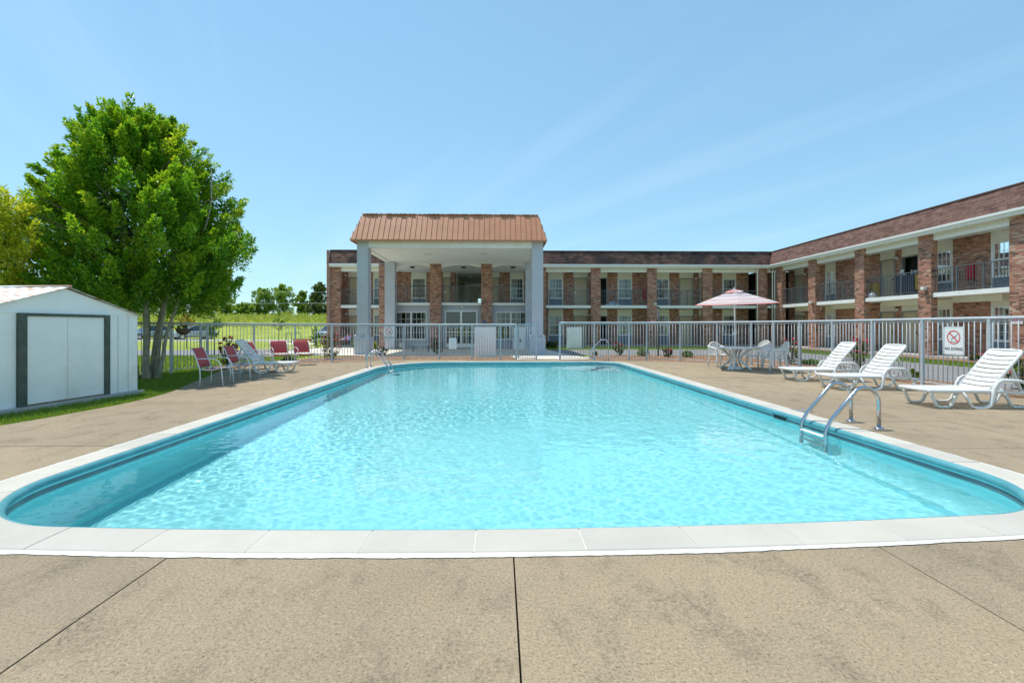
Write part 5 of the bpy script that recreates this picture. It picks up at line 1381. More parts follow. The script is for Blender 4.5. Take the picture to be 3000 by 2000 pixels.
def resin_chair(label, loc, rz, style):
    C_ = thing('resin_chair', label, 'chair', loc, rz, group='white resin chairs')
    ZS = 0.41
    mb = MB(); nn = 8   # seat shell
    for i in range(nn + 1):
        x = -0.20 + 0.43 * i / nn
        for k in range(nn + 1):
            hw = 0.20 + 0.03 * i / nn; y = -hw + 2 * hw * k / nn
            mb.v.append((x, y, ZS + 0.012 * (i / nn) - 0.022 * (1 - (y / hw) ** 2) * (1 - ((i / nn) - 0.4) ** 2)))
    for i in range(nn):
        for k in range(nn): a = i * (nn + 1) + k; mb.f.append((a, a + nn + 1, a + nn + 2, a + 1)); mb.val.append(0)
    o = mb.build('seat', M_plastic, C_, smooth=True); sd = o.modifiers.new('t', 'SOLIDIFY'); sd.thickness = 0.012
    MB().tube([(-0.2, -0.21, ZS), (0.1, -0.235, ZS), (0.225, -0.22, ZS + 0.004), (0.245, 0, ZS - 0.004), (0.225, 0.22, ZS + 0.004), (0.1, 0.235, ZS), (-0.2, 0.21, ZS)], 0.017, 6).build('seat_rim', M_plastic, C_, smooth=True)
    for s_ in (-1, 1):
        MB().tube([(-0.29, s_ * 0.235, 0.0), (-0.25, s_ * 0.225, 0.22), (-0.215, s_ * 0.215, ZS), (-0.235, s_ * 0.22, 0.55), (-0.285, s_ * 0.235, 0.68)], [0.022, 0.024, 0.026, 0.024, 0.022], 6, sx=1.25).build('rear_leg', M_plastic, C_, smooth=True)
        MB().tube([(0.27, s_ * 0.275, 0.0), (0.25, s_ * 0.262, 0.22), (0.235, s_ * 0.25, ZS), (0.22, s_ * 0.255, 0.56), (0.17, s_ * 0.262, 0.625), (0.0, s_ * 0.268, 0.645), (-0.20, s_ * 0.262, 0.67), (-0.29, s_ * 0.245, 0.70)], [0.022, 0.024, 0.025, 0.022, 0.023, 0.022, 0.02, 0.02], 6, sx=1.4).build('arm_leg', M_plastic, C_, smooth=True)
    def bp(y, z): return (-0.205 - 0.30 * (z - ZS) - 0.03 * math.cos(y * 5) + 0.03, y, z)
    if style == 'lattice': top = 0.90; hw = 0.225
    else: top = 0.83; hw = 0.245
    zc = top - hw
    loop = [bp(-0.15, ZS + 0.02)] + [bp(-hw * math.cos(R(a)), max(zc, 0.5) + (top - zc) * math.sin(R(a))) for a in range(-20, 201, 14)] + [bp(0.15, ZS + 0.02)]
    back = MB().tube(loop, 0.019, 8, sx=1.1).build('back_frame', M_plastic, C_, smooth=True)
    if style == 'fan':
        for i in range(7):
            q = -1 + 2 * i / 6; MB().bar(bp(q * 0.12, ZS + 0.03), bp(q * hw * 0.86, zc + (hw) * math.sqrt(max(0.05, 1 - (q * 0.86) ** 2)) - 0.01), 0.036, 0.010, up=(1, 0, 0.3)).build('back_slat', M_plastic, back)
    else:
        zl = ZS + 0.24
        for i in range(4):
            y = -0.12 + 0.08 * i; MB().bar(bp(y, ZS + 0.02), bp(y * 1.25, zl + 0.01), 0.04, 0.01, up=(1, 0, 0.3)).build('back_slat', M_plastic, back)
        mb = MB()
        for sg in (-1, 1):
            for i in range(-9, 10):
                seg = []
                for j in range(26):
                    q = j / 25; y = -hw + 2 * hw * q; z = zc + 0.02 + sg * (y) * 0.9 + i * 0.05
                    if z > zl - 0.02 and (y / (hw - 0.01)) ** 2 + ((max(z, zc) - zc) / (hw - 0.005)) ** 2 < 1: seg.append((y, z))
                if len(seg) > 1: mb.bar(bp(*seg[0]), bp(*seg[-1]), 0.017, 0.008, up=(1, 0, 0.3))
        mb.build('lattice', M_plastic, back)
        MB().bar(bp(-0.17, zl), bp(0.17, zl), 0.03, 0.012, up=(1, 0, 0.3)).build('cross_bar', M_plastic, back)
    return C_
resin_chair('white resin chair with fan slatted back behind the patio table', (7.52, 15.72, 0), R(-80), 'fan')
resin_chair('white resin chair with lattice back turned towards the patio table', (8.50, 15.02, 0), R(205), 'lattice')
resin_chair('white resin chair seen side on at the right of the patio table', (8.47, 14.08, 0), R(172), 'lattice')

# ================================================================== pool ladders and grab rail
def ladder(label, loc, rz, drop=0.95):
    l_ = thing('pool_ladder', label, 'ladder', loc, rz)     # +x points out over the water
    for s_ in (-1, 1):
        y = s_ * 0.245
        pts_ = [(0, y, 0.0), (0, y, 0.30)] + [(0.20 - 0.20 * math.cos(R(a)), y, 0.34 + 0.21 * math.sin(R(a))) for a in range(0, 121, 15)] + [(0.64, y, 0.13), (0.70, y, 0.02), (0.72, y, -0.08), (0.72, y, -drop)]
        mb = MB(); mb.tube(pts_, 0.0245, 12); r_ = mb.build('handrail', M_chrome, l_, smooth=True)
        MB().lathe([(0.0, 0.03), (0.03, 0.03), (0.055, 0.018), (0.06, 0.004), (0.0, 0.004)], 18, (0, y)).build('flange', M_chrome, r_, smooth=True)
    for z in (-0.117, -0.39, -0.66): MB().box(0.685, 0.765, -0.225, 0.225, z, z + 0.022).build('tread', M_plastic, l_, bevel=0.006)
    return l_
ladder('chrome pool ladder with white treads at the near right side of the pool', (5.02, 6.27, 0), R(180))
ladder('chrome pool ladder at the far left corner of the pool', (-4.33, 15.45, 0), R(0))
gx_, gy_ = G(1778, 1057.5)
gr = thing('grab_rail', 'bent chrome grab rail at the far right corner above the pool steps', 'handrail', (gx_, gy_, 0), R(180))
zr = lambda q: (1057.5 - q) * 18.4 / 1360
xr2 = lambda q: (1783 - q) * 18.4 / 1360 - 0.06
pts_ = [(xr2(1783), 0, 0), (xr2(1783), 0, zr(1010)), (xr2(1781), 0, zr(1000)), (xr2(1775), 0, zr(995)), (xr2(1764), 0, zr(995)), (xr2(1758), 0, zr(998)), (xr2(1732), 0, zr(1024)), (xr2(1728), 0, zr(1032)), (xr2(1728), 0, zr(1044)), (xr2(1732), 0, zr(1050)), (xr2(1738), 0, zr(1051)), (xr2(1764), 0, zr(1045)), (xr2(1770), 0, zr(1048)), (xr2(1774), 0, 0.0)]
MB().tube([tuple(p) for p in catmull(pts_, 4)], 0.022, 10).build('rail', M_chrome, gr, smooth=True)
for q in (pts_[0], pts_[-1]): MB().lathe([(0.0, 0.025), (0.035, 0.02), (0.055, 0.003), (0.0, 0.003)], 14, (q[0], 0)).build('flange', M_chrome, gr, smooth=True)

# ================================================================== white metal shed
M_shed = mat('shed_white', (0.90, 0.90, 0.87), 0.45, var=0.05, vscale=1.5, dirt=((0.66, 0.55, 0.40), 1.1, 0.35))
M_shedroof = mat('shed_roof', (0.78, 0.78, 0.76), 0.5, var=0.06, vscale=2)
tt = M_shedroof.node_tree; pb = tt.nodes['Principled BSDF']; src = pb.inputs['Base Color'].links[0].from_socket
co = tt.nodes.new('ShaderNodeTexCoord').outputs['Object']; mpn = tt.nodes.new('ShaderNodeMapping'); mpn.inputs['Scale'].default_value = (9, 0.5, 1); tt.links.new(co, mpn.inputs[0])
rn = noise(tt, 1.1, 5, 0.6, mpn.outputs[0], 0.5)
tt.links.new(mix(tt, ramp(tt, rn.outputs[0], [(0.48, (0, 0, 0)), (0.60, (0.95,) * 3)]).outputs[0], src, (0.42, 0.17, 0.05)), pb.inputs['Base Color'])
M_shedframe = mat('weathered_frame', (0.085, 0.105, 0.085), 0.8, var=0.3, vscale=6, bscale=40)
M_rust = mat('rust_stain', (0.40, 0.24, 0.11), 0.8, var=0.3, vscale=10)
SW, SD, SE, SA = 2.85, 3.1, 1.58, 2.04
th = math.atan2(0.991, 0.132)
shed = thing('garden_shed', 'white metal storage shed with double doors and rust streaked roof', 'shed', (-8.026, 7.176, 0.0), th)
MB().box(-0.1, SW + 0.03, -0.13, SD, -0.06, 0.028).build('base_slab', M_slabc, shed)
D0, D1 = 0.66, 2.20
xsb = [0.0, 0.33, D0]; xr_ = [D1, 2.41, 2.63, SW]
for seq in (xsb, xr_):
    for a, b in zip(seq[:-1], seq[1:]):
        mb = MB(); mb.box(a + 0.004, b - 0.004, 0.0, 0.02, 0.030, SE); mb.box(a + 0.004, a + 0.028, -0.012, 0.0, 0.030, SE); mb.build('wall_panel', M_shed, shed)
mb = MB(); mb.add([(0, 0, SE + 0.02), (SW, 0, SE + 0.02), (SW / 2, 0, SA), (0, 0.03, SE + 0.02), (SW, 0.03, SE + 0.02), (SW / 2, 0.03, SA)], [(0, 1, 2), (5, 4, 3), (0, 3, 4, 1), (1, 4, 5, 2), (2, 5, 3, 0)]); mb.build('gable', M_shed, shed)
MB().box(0, SW, -0.012, 0.02, SE, SE + 0.02).build('gable_trim', M_shed, shed)
for (x0, x1) in ((0, 0.03), (SW - 0.03, SW)): MB().box(x0, x1, 0.02, SD, 0.030, SE).build('side_wall', M_shed, shed)
MB().box(0, SW, SD - 0.03, SD, 0.030, SE).build('back_wall', M_shed, shed)
mb = MB(); mb.box(D0 - 0.002, D0 + 0.115, -0.06, -0.014, 0.030, 1.585); mb.box(D1 - 0.10, D1 + 0.002, -0.06, -0.014, 0.030, 1.585); mb.box(D0 + 0.115, D1 - 0.10, -0.06, -0.014, 1.535, 1.585)
mb.build('door_frame', M_shedframe, shed, bevel=0.004)
mid_ = (D0 + D1) / 2
for (a, b) in ((D0 + 0.117, mid_ - 0.004), (mid_ + 0.004, D1 - 0.102)):
    d_ = MB().box(a, b, -0.03, -0.008, 0.042, 1.533).build('door', M_shed, shed)
    MB().box(a + 0.005, b - 0.005, -0.034, -0.0302, 0.044, 0.058).build('rust_edge', M_rust, d_)
mb = MB()
for s_ in (-1, 1):
    nseg = 26; cx_ = SW / 2; ex = cx_ + s_ * (SW / 2 + 0.07); zr_ = SA + 0.03; ze_ = SE - 0.005
    for i in range(nseg + 1):
        y = -0.07 + (SD + 0.12) * i / nseg; h = 0.018 if i % 2 else 0.0; b = len(mb.v)
        mb.v += [(cx_, y, zr_ + h), (ex, y, ze_ + h)]
        if i: mb.f.append((b - 2, b - 1, b + 1, b) if s_ > 0 else (b - 2, b, b + 1, b - 1)); mb.val.append(0)
MB().box(D0 + 0.117, D1 - 0.102, -0.040, -0.031, 0.031, 0.041).build('door_track', M_shedframe, shed)
o = mb.build('roof_sheet', M_shedroof, shed); sd = o.modifiers.new('t', 'SOLIDIFY'); sd.thickness = 0.006
MB().tube([(SW / 2, -0.09, SA + 0.035), (SW / 2, SD + 0.07, SA + 0.035)], 0.035, 8).build('ridge_cap', M_shedroof, shed, smooth=True)

# ================================================================== foliage
def tufts(bases, axes, radii, per, size, aspect, vals, spread=0.16, droop=0.0):
    """cone-shaped sprays of leaves: arrays of base points, axis vectors, base radii"""
    m = len(bases); n = m * per
    b = np.repeat(bases, per, 0); ax = np.repeat(axes, per, 0); rr = np.repeat(radii, per)
    tq = rng.uniform(0, 1, n) ** 0.9
    d = rng.normal(size=(n, 3)); d /= np.linalg.norm(d, axis=1)[:, None]
    rad = rr * (1 - 0.72 * tq) * rng.uniform(0.25, 1.0, n) ** 0.5
    c = b + ax * tq[:, None] + d * rad[:, None]
    axn = ax / (np.linalg.norm(ax, axis=1)[:, None] + 1e-9)
    ld = axn * 0.7 + d * 0.8 + rng.normal(size=(n, 3)) * 0.35; ld[:, 2] -= droop
    ld /= np.linalg.norm(ld, axis=1)[:, None]
    w = np.cross(ld, rng.normal(size=(n, 3)) * 0.55 + np.array([-0.35, -0.2, 1.25]) + d * 0.4); w /= np.linalg.norm(w, axis=1)[:, None] + 1e-9
    s_ = size * rng.uniform(0.65, 1.3, n)
    L_ = (ld * s_[:, None]); W_ = w * (s_ * aspect)[:, None]
    V = np.stack([c - L_ * 0.5, c + W_ * 0.5, c + L_ * 0.5, c - W_ * 0.5], 1).reshape(-1, 3)
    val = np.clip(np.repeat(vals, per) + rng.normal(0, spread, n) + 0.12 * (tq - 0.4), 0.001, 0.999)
    return V, np.arange(4 * n).reshape(-1, 4), val
def unit(v): return v / (np.linalg.norm(v, axis=-1, keepdims=True) + 1e-9)
def crown_mesh(name, center, prof, count, per, size, aspect=0.45, tuft=(0.45, 0.75), rad=(0.22, 0.36), up=0.75, shell=0.5, lump=0.12, spread=0.16):
    """prof: list of (z, radius) relative to the base point"""
    zs = np.array([q[0] for q in prof]); rs_ = np.array([q[1] for q in prof])
    z = rng.uniform(zs[0], zs[-1], count * 6); rz_ = np.interp(z, zs, rs_)
    keep = rng.uniform(0, rs_.max(), len(z)) < rz_ * 1.0 + 0.12 * rs_.max(); z = z[keep][:count]; rz_ = rz_[keep][:count]; m = len(z)
    a = rng.uniform(0, 6.283, m)
    ph = rng.uniform(0, 6.28, 3)
    rz_ = rz_ * (1 + lump * np.sin(3 * a + ph[0] + z) + lump * 0.7 * np.sin(5 * a + ph[1] - 1.7 * z) + lump * 0.6 * np.sin(2.3 * z * 2 + ph[2]))
    f = shell + (1 - shell) * rng.uniform(0, 1, m) ** 0.6
    P = np.stack([np.cos(a) * rz_ * f, np.sin(a) * rz_ * f, z], 1)
    out = np.stack([np.cos(a), np.sin(a), np.zeros(m)], 1)
    ax = unit(out * (0.9 * f)[:, None] + np.array([0, 0, up]) + rng.normal(size=(m, 3)) * 0.25) * rng.uniform(*tuft, m)[:, None]
    P = P - ax * 0.55
    vals = np.clip(0.30 + 0.42 * rng.uniform(0, 1, m) ** 1.2 + 0.18 * (f - 0.7), 0, 1)  # random tone per tuft; outer tufts lighter, sunlit highlights put into leaf colour
    V, Fq, val = tufts(P + np.array(center), ax, rng.uniform(*rad, m), per, size, aspect, vals, spread)
    return np_mesh(name, V, Fq, val)

# the big multi-stemmed tree by the shed
bx, by = G(428, 1104)
tree = thing('multi_stem_tree', 'tall dense green tree with many pale stems beside the white shed', 'tree', (bx, by, -0.05), world=False)
stems = [(-0.40, 0.05, -0.80, 0.3, 0.066), (-0.22, -0.05, -0.30, -0.2, 0.072), (-0.08, 0.14, -0.50, 0.7, 0.062), (0.10, -0.10, 0.16, -0.3, 0.092), (0.21, 0.10, 0.34, 0.4, 0.066), (0.28, 0.0, 0.85, -0.1, 0.050), (0.34, -0.06, 1.20, 0.2, 0.056), (-0.50, 0.15, -1.6, 0.8, 0.055), (0.0, 0.2, 0.05, 0.9, 0.06)]
for (x0, y0, x1, y1, r_) in stems:
    pts_ = [(x0, y0, -0.05), (x0 + (x1 - x0) * 0.10, y0, 0.4), (x0 + (x1 - x0) * 0.28, y0 + (y1 - y0) * 0.3, 1.2), (x0 + (x1 - x0) * 0.55, y0 + (y1 - y0) * 0.6, 2.1), (x0 + (x1 - x0) * 0.95, y0 + (y1 - y0), 3.2), (x1 * 1.25, y1 * 1.5, 4.6), (x1 * 1.3, y1 * 1.6, 5.8)]
    pts_ = [tuple(np.array(p) + rng.normal(0, 0.02, 3) * (1 if i else 0)) for i, p in enumerate(pts_)]
    sp_ = catmull(pts_, 4); rs_ = [r_ * (1.55 if i == 0 else 1.2 if i < 4 else 1) * (1 - 0.72 * i / (len(sp_) - 1)) for i in range(len(sp_))]
    MB().tube([tuple(p) for p in sp_], rs_, 9).build('trunk', M_bark, tree, smooth=True)
mb = MB(); rr_ = random.Random(3)
for k in range(46):
    a = rr_.uniform(0, 6.28); z0 = rr_.uniform(2.4, 5.6); L_ = rr_.uniform(1.2, 2.6) * (1.15 - z0 / 9)
    p0 = np.array([0.45 * math.cos(a) - 0.2, 0.45 * math.sin(a), z0]); p1 = p0 + np.array([math.cos(a) * L_, math.sin(a) * L_, L_ * 0.45])
    pm = (p0 + p1) / 2 + np.array([0, 0, 0.12])
    mb.tube([tuple(p0), tuple(pm), tuple(p1)], [0.04, 0.025, 0.008], 5)
mb.build('branches', M_barkd, tree)
prof_ = [(2.05, 1.7), (2.4, 2.45), (2.9, 2.68), (3.6, 2.66), (4.4, 2.45), (5.1, 2.15), (5.8, 1.75), (6.4, 1.30), (6.9, 0.85), (7.3, 0.35)]
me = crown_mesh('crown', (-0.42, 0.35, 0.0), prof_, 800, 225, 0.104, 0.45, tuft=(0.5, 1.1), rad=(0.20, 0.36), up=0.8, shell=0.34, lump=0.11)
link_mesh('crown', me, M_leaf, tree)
# golden tree at the left edge
gt = thing('golden_tree', 'yellow green tree showing behind the shed at the left edge', 'tree', (-11.35, 10.35, -0.05))
MB().tube([(0, 0, 0), (0.05, 0, 1.5), (0, 0.1, 3.2), (0.1, 0, 4.8)], [0.12, 0.10, 0.07, 0.03], 8).build('trunk', M_bark, gt, smooth=True)
link_mesh('crown', crown_mesh('crown', (0, 0, 0), [(2.1, 0.5), (2.6, 0.85), (3.4, 0.98), (4.1, 0.75), (4.5, 0.3)], 80, 150, 0.10, 0.45, shell=0.4), M_leafy, gt)

# tall weeds on the bank
def weed_mass(n, y0, y1, h0, h1, size, per):
    P = np.stack([rng.uniform(-78, -8, n), rng.uniform(y0, y1, n)], 1); zb = np.array([ground_h(x, y) for x, y in P])
    b = np.concatenate([P, zb[:, None]], 1); h = rng.uniform(h0, h1, n) * (0.75 + 0.25 * np.sin(P[:, 0] * 0.7) * np.sin(P[:, 0] * 0.23 + 1))
    ax = unit(rng.normal(size=(n, 3)) * 0.22 + np.array([0, 0, 1])) * h[:, None]
    return tufts(b, ax, rng.uniform(0.25, 0.5, n), per, size, 0.35, rng.uniform(0.2, 0.85, n), 0.15)
parts_ = [weed_mass(2600, 78, 88, 0.5, 1.4, 0.26, 20), weed_mass(1500, 66, 78, 0.15, 0.5, 0.2, 14)]
off = 0; Vs, Fs, Rs = [], [], []
for (V_, F_, r_) in parts_: Vs.append(V_); Fs.append(F_ + off); Rs.append(r_); off += len(V_)
tag(link_mesh('tall_weeds', np_mesh('tall_weeds', np.concatenate(Vs), np.concatenate(Fs), np.concatenate(Rs)), M_weed, kind='stuff'), 'tall yellow green weeds along the top of the bank behind the lawn', 'weeds')

# background trees on the bank
def back_tree(name, label, px, top, wpx, d, mat_, size=0.30, count=70, per=110, trunk_h=0.32, slim=1.0, cedar=False):
    x = XatY(px, d); zb = ground_h(x, d); zt = Zat(x, d, top); H = zt - zb; Rr = wpx * d / F_PX / 2
    t_ = thing(name, label, 'tree', (x, d, zb), group='trees along the skyline')
    MB().tube([(0, 0, -0.1), (0.1, 0, H * 0.3), (-0.05, 0.1, H * 0.6), (0.05, 0, H * 0.9)], [Rr * 0.07, Rr * 0.055, Rr * 0.04, 0.03], 7).build('trunk', M_barkd, t_, smooth=True)
    if cedar: pr = [(H * 0.05, Rr * 0.85), (H * 0.3, Rr), (H * 0.6, Rr * 0.8), (H * 0.85, Rr * 0.45), (H * 0.98, Rr * 0.08)]
    else: pr = [(H * 0.06, Rr * 0.55), (H * trunk_h * 0.8, Rr * 0.95), (H * 0.6, Rr), (H * 0.82, Rr * 0.75), (H * 0.95, Rr * 0.3)]
    link_mesh('crown', crown_mesh('crown', (0, 0, 0), pr, count, per, size, 0.5, tuft=(Rr * 0.3, Rr * 0.5), rad=(Rr * 0.20, Rr * 0.34), shell=0.1, lump=0.14), mat_, t_)
BT = [(772, 843, 62, 96, M_leafb, 0, 'open leafy tree left of the taller pair on the skyline'), (829, 831, 66, 98, M_leafb, 0, 'tallest leafy tree in the middle of the skyline row'),
      (884, 848, 44, 101, M_leafb, 0, 'pale green tree just left of the dark cedar'), (938, 829, 74, 94, M_leafd, 1, 'dark cedar next to the left end of the motel'),
      (716, 886, 56, 93, M_leafb, 0, 'low rounded bush tree right of the big tree crown on the skyline'), (662, 868, 60, 97, M_leafb, 0, 'bushy tree partly hidden by the right side of the big crown'),
      (600, 884, 50, 99, M_leafb, 0, 'tree seen just below the crown of the big tree'), (575, 900, 34, 92, M_leafd, 0, 'small dark tree in the gap right of the pale stems'),
      (505, 872, 70, 104, M_leafb, 0, 'tree seen between the right hand pale stems'), (425, 866, 84, 100, M_leafb, 0, 'tree seen between the left hand pale stems'), (335, 872, 90, 97, M_leafb, 0, 'leafy tree showing over the shed roof below the crown')]
for (px, top, w, d, m_, c_, lb) in BT: back_tree('cedar_tree' if c_ else 'skyline_tree', lb, px, top, w, d, m_, cedar=bool(c_), count=130 if c_ else 105)

def sapling(label, px, base, top, wpx, mat_, low=0.3):
    x, y = G(px, base, -0.06); zt = Zat(x, y, top); H = zt + 0.06; Rr = wpx * depth(x, y) / F_PX / 2
    s_ = thing('sapling', label, 'tree', (x, y, -0.06))
    MB().tube([(0, 0, 0), (0.02, 0, H * 0.5), (0, 0.02, H * 0.95)], [0.022, 0.016, 0.006], 6).build('trunk', M_barkd, s_, smooth=True)
    link_mesh('crown', crown_mesh('crown', (0, 0, 0), [(H * low, Rr * 0.55), (H * 0.6, Rr), (H * 0.85, Rr * 0.7), (H, Rr * 0.2)], 34, 26, 0.10, 0.5, tuft=(0.2, 0.4), rad=(0.08, 0.16), shell=0.2), mat_, s_)
sapling('young green tree on the lawn behind the red chairs', 627, 1039, 908, 44, M_leafs, 0.42)
sapling('young amber leaved tree further back on the lawn', 546, 1019, 917, 40, M_leafo, 0.62)
sapling('young bright green tree on the far lawn right of the lounger', 817, 1010, 912, 34, M_leafs, 0.45)

FLW = {}
def flower_mesh(m_):
    if m_.name not in FLW:
        mb = MB(); rr_ = random.Random(5)
        for k in range(9):
            a = rr_.uniform(0, 6.28); t_ = rr_.uniform(0.1, 1.2); d = Vector((math.cos(a) * math.sin(t_), math.sin(a) * math.sin(t_), math.cos(t_))); s_ = d.cross(Vector((0, 0, 1))).normalized() if t_ > 0.05 else Vector((1, 0, 0)); u = s_.cross(d)
            c = d * 0.022
            mb.add([c - s_ * 0.022 - u * 0.02, c + s_ * 0.022 - u * 0.02, c + s_ * 0.018 + u * 0.024 + d * 0.01, c - s_ * 0.018 + u * 0.024 + d * 0.01], [(0, 1, 2, 3)])
        FLW[m_.name] = mb.mesh('flower'); FLW[m_.name].materials.append(m_)
    return FLW[m_.name]
def shrub(label, px, base, wpx, top, mat_, style='ball', flowers=0, fm=None, cat='shrub', name=None, size=None, dens=1.0):
    x, y = G(px, base, -0.02); k = depth(x, y) / F_PX; H = max(0.12, (base - top) * k); Rr = wpx * k / 2
    s_ = thing(name or {'ball': 'clipped_shrub', 'rose': 'rose_bush', 'loose': 'leafy_shrub'}[style], label, cat, (x, y, -0.02))
    size = size or (0.045 if style == 'ball' else 0.06)
    mb = MB(); rr_ = random.Random(px)
    for i in range(7 if style != 'ball' else 4):
        a = rr_.uniform(0, 6.28); f = rr_.uniform(0.2, 0.8) * (0.7 if style == 'rose' else 0.5)
        mb.tube([(0.02 * math.cos(a), 0.02 * math.sin(a), -0.02), (Rr * f * 0.5 * math.cos(a), Rr * f * 0.5 * math.sin(a), H * 0.5), (Rr * f * math.cos(a), Rr * f * math.sin(a), H * 0.85)], [0.012, 0.009, 0.005], 5)
    mb.build('stem', M_stem, s_)
    if style == 'ball': pr = [(0.02, Rr * 0.75), (H * 0.3, Rr), (H * 0.65, Rr * 0.95), (H * 0.9, Rr * 0.6), (H, Rr * 0.2)]; cnt, per = int(60 * dens), 30
    elif style == 'rose': pr = [(H * 0.12, Rr * 0.5), (H * 0.45, Rr * 0.9), (H * 0.75, Rr), (H * 0.98, Rr * 0.5)]; cnt, per = int(46 * dens), 26
    else: pr = [(0.03, Rr * 0.6), (H * 0.4, Rr), (H * 0.8, Rr * 0.7), (H, Rr * 0.25)]; cnt, per = int(40 * dens), 26
    link_mesh('foliage', crown_mesh('foliage', (0, 0, 0), pr, cnt, per, size, 0.55, tuft=(H * 0.12, H * 0.28), rad=(Rr * 0.14, Rr * 0.26), shell=0.3, up=0.9), mat_, s_)
    for i in range(flowers):
        a = rr_.uniform(0, 6.28); z = H * rr_.uniform(0.45, 1.04); f = np.interp(z / H, [0.1, 0.45, 0.75, 1.05], [0.5, 0.9, 1.0, 0.55]) * rr_.uniform(0.75, 1.02)
        o = bpy.data.objects.new('flower', flower_mesh(fm or M_flower)); COL.objects.link(o); o.parent = s_
        o.location = (Rr * f * math.cos(a), Rr * f * math.sin(a), z); q = rr_.uniform(1.0, 1.7); o.scale = (q, q, q)
        o.rotation_euler = (rr_.uniform(-0.6, 0.6), rr_.uniform(-0.6, 0.6), a)
shrub('large red rose bush beyond the fence left of the canopy column', 970, 1051, 62, 982, M_leafr, 'rose', 26, dens=1.6)
shrub('tall thin red rose bush behind the left lounger', 668, 1078, 52, 993, M_leafr, 'rose', 18)
shrub('green leafy shrub on the far side of the mulch near the red rose bush', 926, 1017, 34, 957, M_leafs, 'loose', size=0.09)
shrub('low clipped shrub behind the right hand red chairs', 845, 1063, 44, 1045, M_leafk)
shrub('dark domed shrub between the two left canopy columns', 1115, 1039, 44, 1020, M_leafk)
shrub('tall dark shrub with a few red blooms in front of the lobby brick pillar', 1279, 1037, 40, 990, M_leafk, 'loose', 7, M_flowerp)
shrub('dark fern like plant against the wall right of the canopy', 1617, 1017, 40, 997, M_leafk, 'loose', size=0.12)
shrub('rose bush with red tips beside the chrome grab rail', 1815, 1041, 34, 1004, M_leafr, 'rose', 9)
shrub('smallest clipped shrub in the mulch behind the grab rail', 1743, 1041, 15, 1029, M_leafs)
shrub('rounded bright green shrub left of the dark post', 1883, 1043, 37, 1021, M_leafs)
shrub('small pink rose bush right of the dark post', 1955, 1045, 32, 1020, M_leafr, 'rose', 12, M_flowerp)
shrub('rounded green shrub between the pink rose and the patio table', 2014, 1046, 34, 1026, M_leafs)
shrub('golden green shrub at the end of the walk by the first far pillar', 1737, 1014, 30, 997, M_leafo, 'loose', size=0.09)
shrub('tall rose bush behind the side on resin chair', 2318, 1066, 60, 993, M_leafr, 'rose', 14)
shrub('yellow shrub near the corner pillar of the right wing', 2329, 1012, 20, 988, M_leafy, 'loose', size=0.09)
shrub('tall red rose bush behind the middle lounger', 2518, 1084, 54, 990, M_leafr, 'rose', 20)
shrub('low clipped hedge under the right wing window, far from the viewer', 2413, 1011, 30, 1001, M_leafs)
shrub('light green shrub between the low hedges of the right wing', 2455, 1013, 20, 990, M_leafs, 'loose', size=0.09)
shrub('low clipped hedge by the open doors of the right wing', 2562, 1018, 38, 1003, M_leafs)
shrub('yellow shrub in front of the right wing doors', 2638, 1018, 24, 994, M_leafy, 'loose', size=0.08)
shrub('low bright green shrub outside the fence beside the umbrella chairs', 2372, 1068, 54, 1053, M_leafs)
shrub('green and brown shrub at the foot of the fence post between two loungers', 2679, 1112, 36, 1082, M_leafs, 'loose')
shrub('small bright shrub just left of the large NO DIVING sign', 2752, 1034, 18, 1013, M_leafs, size=0.07)
shrub('rounded green shrub under the nearest window of the right wing', 2880, 1042, 30, 995, M_leafs, size=0.07)
shrub('clump of red geraniums at the right edge above the lounger back', 2955, 1046, 60, 1016, M_leafs, 'loose', 20, M_flower, cat='flowers', name='geranium_clump')
shrub('large leafy bush outside the fence behind the right edge lounger', 2990, 1136, 84, 1052, M_leafr, 'rose', 4, dens=1.6)
shrub('low reddish plants in the bed under the large NO DIVING sign', 2858, 1056, 44, 1038, M_leafr, 'loose', 6, M_flowerp, cat='flowers', name='bedding_plants')
shrub('small yellow green plant at the foot of the left lobby pillar', 1099, 1021, 14, 1000, M_leafy, 'loose', size=0.08)
shrub('white flowered plant beside the left canopy plinth', 1039, 1019, 16, 996, M_leafs, 'loose', 7, mat('white_petal', (0.75, 0.72, 0.68), 0.6), cat='flowers', name='white_flowers')

